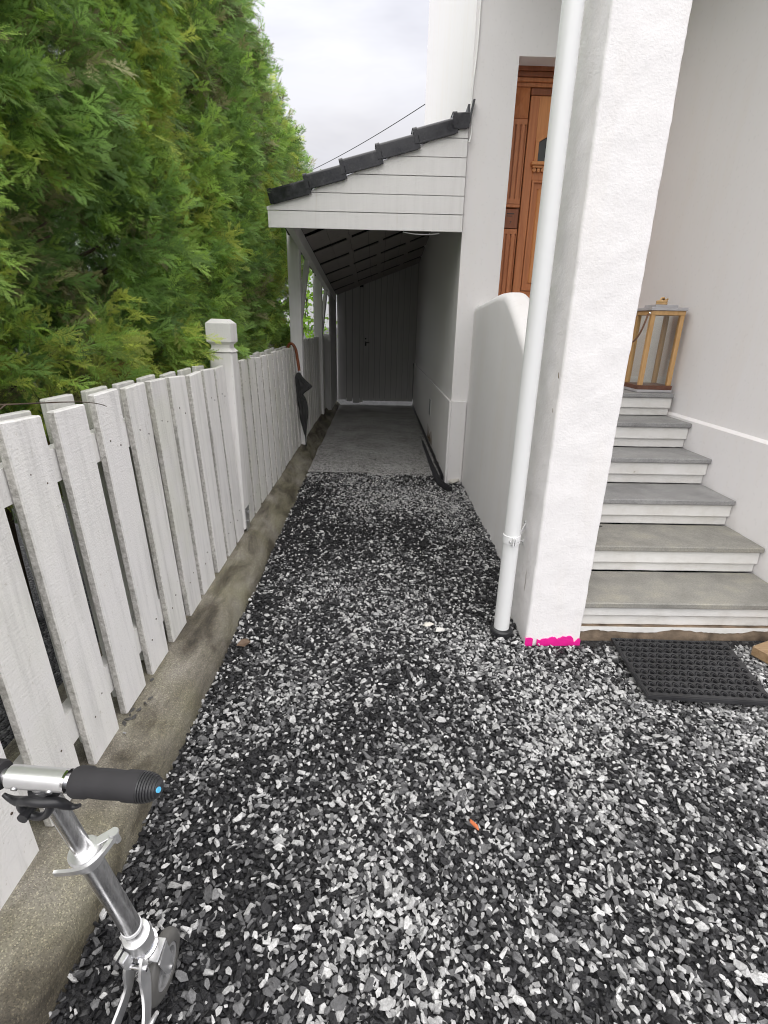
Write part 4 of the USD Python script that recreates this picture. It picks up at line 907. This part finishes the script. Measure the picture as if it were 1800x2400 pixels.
# ------------------------------------------------------------------ hedge of conifers
def spray(seed, dens=12):
    """one flat feathery spray: unit long along +x, in the xy plane"""
    r = RS(seed); mb = MB()
    def blade(p, d, L, w, zz):
        d = d/np.linalg.norm(d); s = np.array([-d[1], d[0], 0]); q = p+d*L
        m1 = p+d*L*.45
        k = r.uniform(-.03,.03)
        mb.add([p, m1+s*w+(0,0,k*.3), q+(0,0,k), m1-s*w+(0,0,k*.3)], [[0,1,2],[0,2,3]])
    N = dens; curve = r.uniform(-.25,.25)
    def axis(t): return np.array([t, curve*t*t*.6, -.18*t*t*r_d])
    r_d = r.uniform(.2,1.2)
    pts = [axis(t) for t in np.linspace(0, 1, 8)]
    for a, b in zip(pts[:-1], pts[1:]): blade(a, b-a, np.linalg.norm(b-a)*1.25, .012, 0)
    for k in range(N):
        t = .10+.88*k/N+r.uniform(-.02,.02)
        for s in (-1, 1):
            if r.rand() < .10: continue
            L = (.40*math.sin(math.pi*min(1, .28+.74*(1-t)))+.05)*r.uniform(.75,1.15)*(1 if t > .2 else .7)
            ang = s*r.uniform(.55,.85)-0
            d = np.array([math.cos(ang), math.sin(ang), r.uniform(-.3,.2)]); p = axis(t)
            blade(p, d, L, .011, 0)
            ns = max(2, int(L/.058))
            for j in range(ns):
                tt = .2+.75*j/ns; pp = p+d*L*tt
                for s2 in (-1, 1):
                    if r.rand() < .12: continue
                    a2 = ang+s2*r.uniform(.5,.8)
                    l2 = (.13*(1-tt*.6))*r.uniform(.7,1.2)
                    blade(pp, np.array([math.cos(a2), math.sin(a2), r.uniform(-.2,.2)]), l2, .0115, 0)
    return mb.mesh()
def leafmat(name, c, trans=.45):
    c = np.array(c)
    return mat(name, {'o': ('object_info', {}), 'r': ('rgb_ramp', {'ramp': [(0, tuple(c*.5)), (.5, tuple(c)), (1, tuple(c*1.5))]}),
        'p': ('principled_bsdf', {'roughness': .5, 'specular_ior_level': .3}), 't': ('translucent_bsdf', {}), 'h': ('hsv', {'value': 1.25, 'saturation': 1.05}), 'm': ('mix_closure', {'fac': trans})},
        [('o.random', 'r.fac'), ('r.color', 'p.base_color'), ('r.color', 'h.color'), ('h.color', 't.color'), ('p.BSDF', 'm.closure1'), ('t.BSDF', 'm.closure2')], surface='m.closure')
LEAF = [leafmat('fresh_green_leaf', (.30,.44,.10)), leafmat('yellow_green_leaf', (.42,.48,.11)), leafmat('mid_green_leaf', (.225,.36,.10)), leafmat('dark_green_leaf', (.15,.25,.08)), leafmat('olive_brown_leaf', (.255,.245,.120), .25), leafmat('dead_brown_leaf', (.200,.110,.055), .15)]
SPR = [spray(s, d) for s, d in ((1,9),(2,10),(3,8))]
def conifer(k, yc, xc, rx, ry, ztop, label, nspray, zlow, seed):
    r = RS(seed)
    t = thing('hedge_conifer', label, 'tree', None)
    n = 10; zz = np.linspace(0, ztop-.25, n); wob = np.cumsum(r.normal(0,.012,(n,2)), 0)
    tr = MB().tm(tube(np.column_stack([xc+wob[:,0], yc+wob[:,1], zz-.05]), np.linspace(.055,.012,n), 10))
    for q in range(26):
        z0 = r.uniform(.35, ztop-.7); a = r.uniform(-1.6,1.6) if q < 18 else r.uniform(1.6,4.7); L = .48*rx/.62
        p0 = np.array([xc, yc, z0]); p1 = p0+np.array([math.cos(a)*L, math.sin(a)*L, .22+r.uniform(-.1,.2)])
        tr.tm(tube([p0, (p0+p1)/2+np.array([0,0,-.03]), p1], [.012,.009,.004], 6))
    obj('trunk', tr.mesh(), TRUNK, t, smooth=60)
    pos, dirs, nrm, sca, idx = [], [], [], [], []
    def prof_r(z):
        return np.where(z < zlow+.5, .55+.45*np.clip((z-zlow)/.5, 0, 1), 1)*np.sqrt(np.clip(1-np.clip((z-(ztop-.85))/.85, 0, 1)**2.2, 0.0, 1))
    N = nspray
    # clumps: sprays share a branch tip
    nc = N//7
    a = r.uniform(-2.0, 2.0, nc); back = r.rand(nc) < .30; a = np.where(back, r.uniform(2.0, 4.28, nc), a)
    zc = zlow+(ztop-zlow)*r.rand(nc)**1.05
    dep = r.rand(nc)**.55
    fld = meshkit.fbm(np.column_stack([a*1.3+k*3.1, zc*1.7, np.full(nc, k*7.)]), 3, 31)
    rad = prof_r(zc)*(.68+.36*dep+(fld-.5)*.34)
    C = np.column_stack([xc+.03+rx*rad*np.cos(a), yc+ry*rad*np.sin(a), zc])
    # holes: pull in clumps where the field is low
    hole = fld < .36
    C[hole, 0] = xc+(C[hole, 0]-xc)*.72; C[hole, 1] = yc+(C[hole, 1]-yc)*.72
    col = meshkit.fbm(np.column_stack([C[:,1]*1.6, C[:,2]*1.6, C[:,0]*1.6]), 3, 77)
    for i in range(nc):
        out = np.array([math.cos(a[i])*1.0, math.sin(a[i])*.75, 0]); out /= np.linalg.norm(out)
        bd_ = out*.9+np.array([.25, -.15, r.uniform(-.45,.55)]); bd_ /= np.linalg.norm(bd_)
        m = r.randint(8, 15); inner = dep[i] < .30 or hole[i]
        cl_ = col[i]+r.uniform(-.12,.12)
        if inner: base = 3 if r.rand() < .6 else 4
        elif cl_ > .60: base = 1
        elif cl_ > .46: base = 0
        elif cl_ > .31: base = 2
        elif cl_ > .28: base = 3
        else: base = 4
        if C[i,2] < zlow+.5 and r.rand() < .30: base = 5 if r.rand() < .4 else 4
        for j in range(m):
            d = bd_+r.normal(0,.55,3); d /= np.linalg.norm(d)
            nn = out*.75+np.array([.15,-.45,.65])+r.normal(0,.65,3)
            nn -= d*(nn@d); nn /= np.linalg.norm(nn)
            pos.append(C[i]-bd_*.05+r.normal(0,.042,3)); dirs.append(d); nrm.append(nn); sca.append(r.uniform(.062,.140))
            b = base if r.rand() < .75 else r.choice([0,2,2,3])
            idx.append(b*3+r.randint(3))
    # thin shoots at the crown's edge
    ns = 26
    for i in range(ns):
        aa = r.uniform(-1.9,1.9); z0 = ztop-r.uniform(.05,1.0); q = float(prof_r(np.array([z0]))[0])
        p = np.array([xc+rx*q*math.cos(aa), yc+ry*q*math.sin(aa), z0])
        d = np.array([math.cos(aa)*.35, math.sin(aa)*.35, 1.0])+r.normal(0,.25,3); d /= np.linalg.norm(d); nn = np.cross(d, r.normal(size=3)); nn /= np.linalg.norm(nn)
        pos.append(p); dirs.append(d); nrm.append(nn); sca.append(r.uniform(.11,.22)); idx.append((2 if r.rand() < .5 else 4)*3+r.randint(3))
    d = np.array(dirs); nn = np.array(nrm); s_ = np.cross(nn, d)
    R = np.stack([d, s_, nn], 2)
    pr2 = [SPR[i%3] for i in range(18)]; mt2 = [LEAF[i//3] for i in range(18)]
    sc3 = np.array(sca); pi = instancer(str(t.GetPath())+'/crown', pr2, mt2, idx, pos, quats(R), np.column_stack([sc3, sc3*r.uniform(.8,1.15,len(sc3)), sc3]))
    say(pi, kind='stuff')
ORD = ['nearest thuja at the left edge with yellow green tips over the fence', 'second thuja from the near end, its low fronds hanging over the fence top', 'third thuja from the near end with a brown hollow beside its crown', 'thuja standing just before the capped fence post', 'thuja standing directly behind the capped fence post',
    'thuja just beyond the capped fence post, its crown against the sky', 'thuja behind the umbrella stretch of the fence', 'thuja beside the gable end of the lean-to', 'thuja behind the front post of the lean-to roof', 'thuja showing its bare dark stems under the lean-to eave', 'farthest thuja whose tip shows above the lowest roof tile']
TY = [.55, 1.45, 2.35, 3.2, 4.05, 4.95, 5.8, 6.65, 7.5, 8.4, 9.3]
TT = [4.7, 4.8, 4.7, 4.75, 4.65, 4.75, 4.65, 4.6, 4.35, 4.25, 4.3]
for k in range(11):
    zl = .75 if k < 8 else (1.45 if k == 8 else 2.2)
    conifer(k, TY[k], -1.86 if k < 4 else -1.80, .68, .62, TT[k], ORD[k], 10500 if k < 4 else (7600 if k < 8 else 3600), zl, 100+k)

# broadleaf bush beyond the hedge
bu = thing('leafy_bush', 'bright green broadleaf bush seen beyond the hedge stems under the eave', 'bush')
r = RS(55); mb = MB()
for q in range(9):
    p0 = np.array([-1.75+r.uniform(-.2,.2), 12.2+r.uniform(-.3,.3), -.05]); p1 = p0+np.array([r.uniform(-.7,.6), r.uniform(-.5,.5), r.uniform(1.4,2.6)])
    mb.tm(tube([p0, (p0+p1)/2+r.normal(0,.06,3), p1], [.02,.014,.006], 6))
obj('stem', mb.mesh(), TRUNK, bu, smooth=60)
lv = MB(); a_ = np.linspace(0, 1, 6); wv = .32*np.sin(np.pi*a_**.8); 
V = [(t, 0, 0.06*math.sin(t*3)) for t in a_]+[(t, w_, .02) for t, w_ in zip(a_, wv)]+[(t, -w_, .02) for t, w_ in zip(a_, wv)]
F = [[i, i+1, 7+i, 6+i] for i in range(5)]+[[i+1, i, 12+i, 13+i] for i in range(5)]
lv.add(V, F); LM = [leafmat('bush_leaf_light', (.20,.33,.05), .5), leafmat('bush_leaf_mid', (.12,.23,.035), .5)]
N = 1500; pos = np.column_stack([-1.75+r.normal(0,.42,N), 12.2+r.normal(0,.35,N), r.uniform(.3,2.7,N)])
d = r.normal(size=(N,3)); d /= np.linalg.norm(d, axis=1, keepdims=True); nn = np.cross(d, r.normal(size=(N,3))); nn /= np.linalg.norm(nn, axis=1, keepdims=True)
s1 = r.uniform(.07,.13,N)
say(instancer(str(bu.GetPath())+'/foliage', [lv.mesh()]*2, LM, r.randint(0,2,N), pos, quats(np.stack([d, np.cross(nn, d), nn], 2)), np.column_stack([s1]*3)), kind='stuff')
# dead twig on the fence top
obj('twig', cat(tube(spl([(-1.03,1.22,1.30),(-.97,1.36,1.285),(-.93,1.47,1.275),(-.89,1.58,1.262),(-.875,1.68,1.235)], 24), np.linspace(.003,.0012,24), 6), tube(spl([(-.97,1.36,1.285),(-.95,1.28,1.272),(-.92,1.20,1.268)], 10), .0018, 6)), TRUNK, smooth=60, label='thin dry twig lying across the near fence board tops', cat='twig')

# ------------------------------------------------------------------ gravel
def stone(seed, fl):
    r = RS(seed); p = r.normal(size=(13,3)); p /= np.linalg.norm(p, axis=1, keepdims=True)
    t = trimesh.convex.convex_hull(p*np.array([1.0, r.uniform(.6,.85), fl])*r.uniform(.84,1.05,(13,1))); return trimesh.Trimesh(t.vertices, t.faces, process=False)
def stonemat(name, lo, hi, rough):
    lo, hi = np.array(lo), np.array(hi)
    return mat(name, {'o': ('object_info', {}), 'r': ('rgb_ramp', {'ramp': [(0, tuple(lo)), (.6, tuple((lo+hi)/2)), (1, tuple(hi))]}), 'tc': ('texture_coordinate', {}), 'n': ('noise_texture', {'scale': 2.2, 'detail': 5.0, 'roughness': .7}),
        'rn': ('rgb_ramp', {'ramp': [(.3, (.6,)*3), (.7, (1.25,)*3)]}), 'm': ('mix_color', {'blend_type': 'multiply', 'fac': 1.0, 'use_clamp_result': False}), 'p': ('principled_bsdf', {'roughness': rough}), 'b': ('bump', {'strength': .4, 'distance': .05})},
        [('o.random', 'r.fac'), ('tc.object', 'n.vector'), ('n.fac', 'rn.fac'), ('r.color', 'm.a'), ('rn.color', 'm.b'), ('m.result', 'p.base_color'), ('n.fac', 'b.height'), ('b.normal', 'p.normal')])
SM = [stonemat('wet_dark_stone', (.005,.005,.006), (.024,.024,.026), .35), stonemat('grey_stone', (.085,.085,.087), (.22,.22,.222), .55), stonemat('light_grey_stone', (.36,.36,.357), (.70,.70,.69), .6)]
ST = [stone(s, f) for s, f in ((1,.6),(2,.5),(3,.7),(4,.45),(5,.62),(6,.55))]
def in_region(x, y):
    a = (x > -.735)&(y > .25)&(y < 5.5)&(x < np.where(y > 5.02, .70, np.where(y > 2.5, .872, 9)))
    b = ((y > 2.2)&(y < 2.53)&(x > .765))|((y > 2.262)&(x > .872))
    far = (x > 2.12)
    fr = np.abs(x) < .55+.78*y+.15
    return a & ~b & ~far & fr
r = RS(71); sp = .0125
gx, gy = np.meshgrid(np.arange(-.74, 2.15, sp), np.arange(.25, 5.5, sp)); px = gx.ravel()+r.uniform(-.5,.5,gx.size)*sp; py = gy.ravel()+r.uniform(-.5,.5,gx.size)*sp
k = in_region(px, py); px, py = px[k], py[k]; n1 = len(px)
ex = r.rand(n1) < .38; px = np.concatenate([px, px[ex]+r.normal(0,.006,ex.sum())]); py = np.concatenate([py, py[ex]+r.normal(0,.006,ex.sum())]); lay = np.concatenate([np.zeros(n1), np.ones(ex.sum())]); n = len(px)
edge = 5.33-.12*(px-.0)+(meshkit.fbm(np.column_stack([px*5, px*0, px*0]), 3, 3)-.5)*.14
k = py < edge+r.normal(0,.03,n); px, py, lay = px[k], py[k], lay[k]; n = len(px)
inpil = (px > .765)&(px < 1.07)&(py > 2.21)&(py < 2.53); k = ~inpil; px, py, lay = px[k], py[k], lay[k]; n = len(px)
dry = meshkit.fbm(np.column_stack([px*1.7+3, py*1.1, px*0]), 4, 12)
dry = dry+.20*np.clip((px-.55)/.8, 0, 1)-.10*np.clip((-.15-px)/.5, 0, 1)+.05*np.clip(1-np.abs(px-.05)/.35, 0, 1)+.0  # the middle-strip term paints a soft sheen into the stone tones
fine = meshkit.fbm(np.column_stack([px*14, py*14, px*0]), 2, 14)
v = .5+(dry-.5)*.55+(fine-.5)*.25+r.normal(0,.17,n)
tone = np.where(v > .635, 2, np.where(v > .49, 1, 0))
tone = np.where((lay == 1)&(r.rand(n) < .18), 2, tone)
dryright = np.clip((px-1.0)/.6, 0, 1); tone = np.where((r.rand(n) < dryright*.75)&(tone == 0), 1, tone)
size = np.exp(r.normal(math.log(.0094), .36, n)); size = np.clip(size, .006, .022)
zz = gz(px, py)-.012+lay*.010+r.uniform(-.004,.005,n)
from scipy.spatial.transform import Rotation as Ro
q = (Ro.from_euler('z', r.uniform(0,6.283,n))*Ro.from_euler('x', r.normal(0,.30,n))*Ro.from_euler('y', r.normal(0,.25,n))).as_quat()[:, [3,0,1,2]]
say(instancer('/World/gravel', [ST[i%6] for i in range(18)], [SM[i//6] for i in range(18)], tone*6+r.randint(0,6,n), np.column_stack([px,py,zz]), q, np.column_stack([size*r.uniform(.9,1.2,n), size*r.uniform(.9,1.1,n), size])),
    'loose dark and pale crushed stone covering the yard', 'gravel', None, 'stuff')
# fine chippings of the passage
n = 30000; px = r.uniform(-.72,.70,n); py = 5.2+ (r.rand(n)**1.3)*3.6
k = py > 5.33-.12*px-.05; px, py = px[k], py[k]; n = len(px)
zz = .006+.010*meshkit.fbm(np.stack([px*3, py*3, px*0], -1), 3, 8)
s = np.exp(r.normal(math.log(.0056), .35, n)); q = Ro.from_euler('zxy', np.column_stack([r.uniform(0,6.28,n), r.normal(0,.4,n), r.normal(0,.4,n)])).as_quat()[:, [3,0,1,2]]
GM = [stonemat('pale_grit', (.36,.355,.345), (.62,.61,.60), .8), stonemat('dark_grit', (.03,.03,.03), (.10,.098,.095), .7)]
say(instancer('/World/fine_gravel', [ST[i%6] for i in range(12)], [GM[i//6] for i in range(12)], (r.rand(n) < .42).astype(int)*6+r.randint(0,6,n), np.column_stack([px,py,zz]), q, np.column_stack([s,s,s])),
    'fine pale chippings in the covered passage', 'gravel', None, 'stuff')
# stones one can single out
chip('pale_stone', (.290,2.345,.004), .042, .026, .012, PALEST, 'flat cream stone left of the white flake near the downpipe foot', 'stone', .5, 5)
chip('pale_stone', (.345,2.295,.006), .030, .026, .011, plain('white_stone', (.66,.65,.62), .6, bump=(90.,.4,.002), var=.1), 'whitest flat stone flake lying before the downpipe foot', 'stone', .2, 6)
chip('brick_fragment', (.329,1.183,.010), .012, .030, .010, BRICKC, 'small orange brick fragment lying on the open gravel', 'brick', .25, 7)
chip('brown_stone', (-.635,2.14,.012), .042, .030, .022, BROWNST, 'brown stone lying against the foot of the kerb', 'stone', .4, 9)
r = RS(17)
for i in range(11):
    chip('slate_piece', (-.872+r.normal(0,.016), 1.53+r.normal(0,.055), .136), r.uniform(.008,.022), r.uniform(.006,.013), .004, DARKST if i else SLATE_HI, 'broken dark slate chip in the heap on the kerb below the fence' if i else 'palest slate chip in the heap on the kerb', 'stone', r.uniform(0,3), 60+i, 'slate chips on the kerb' if i else None)
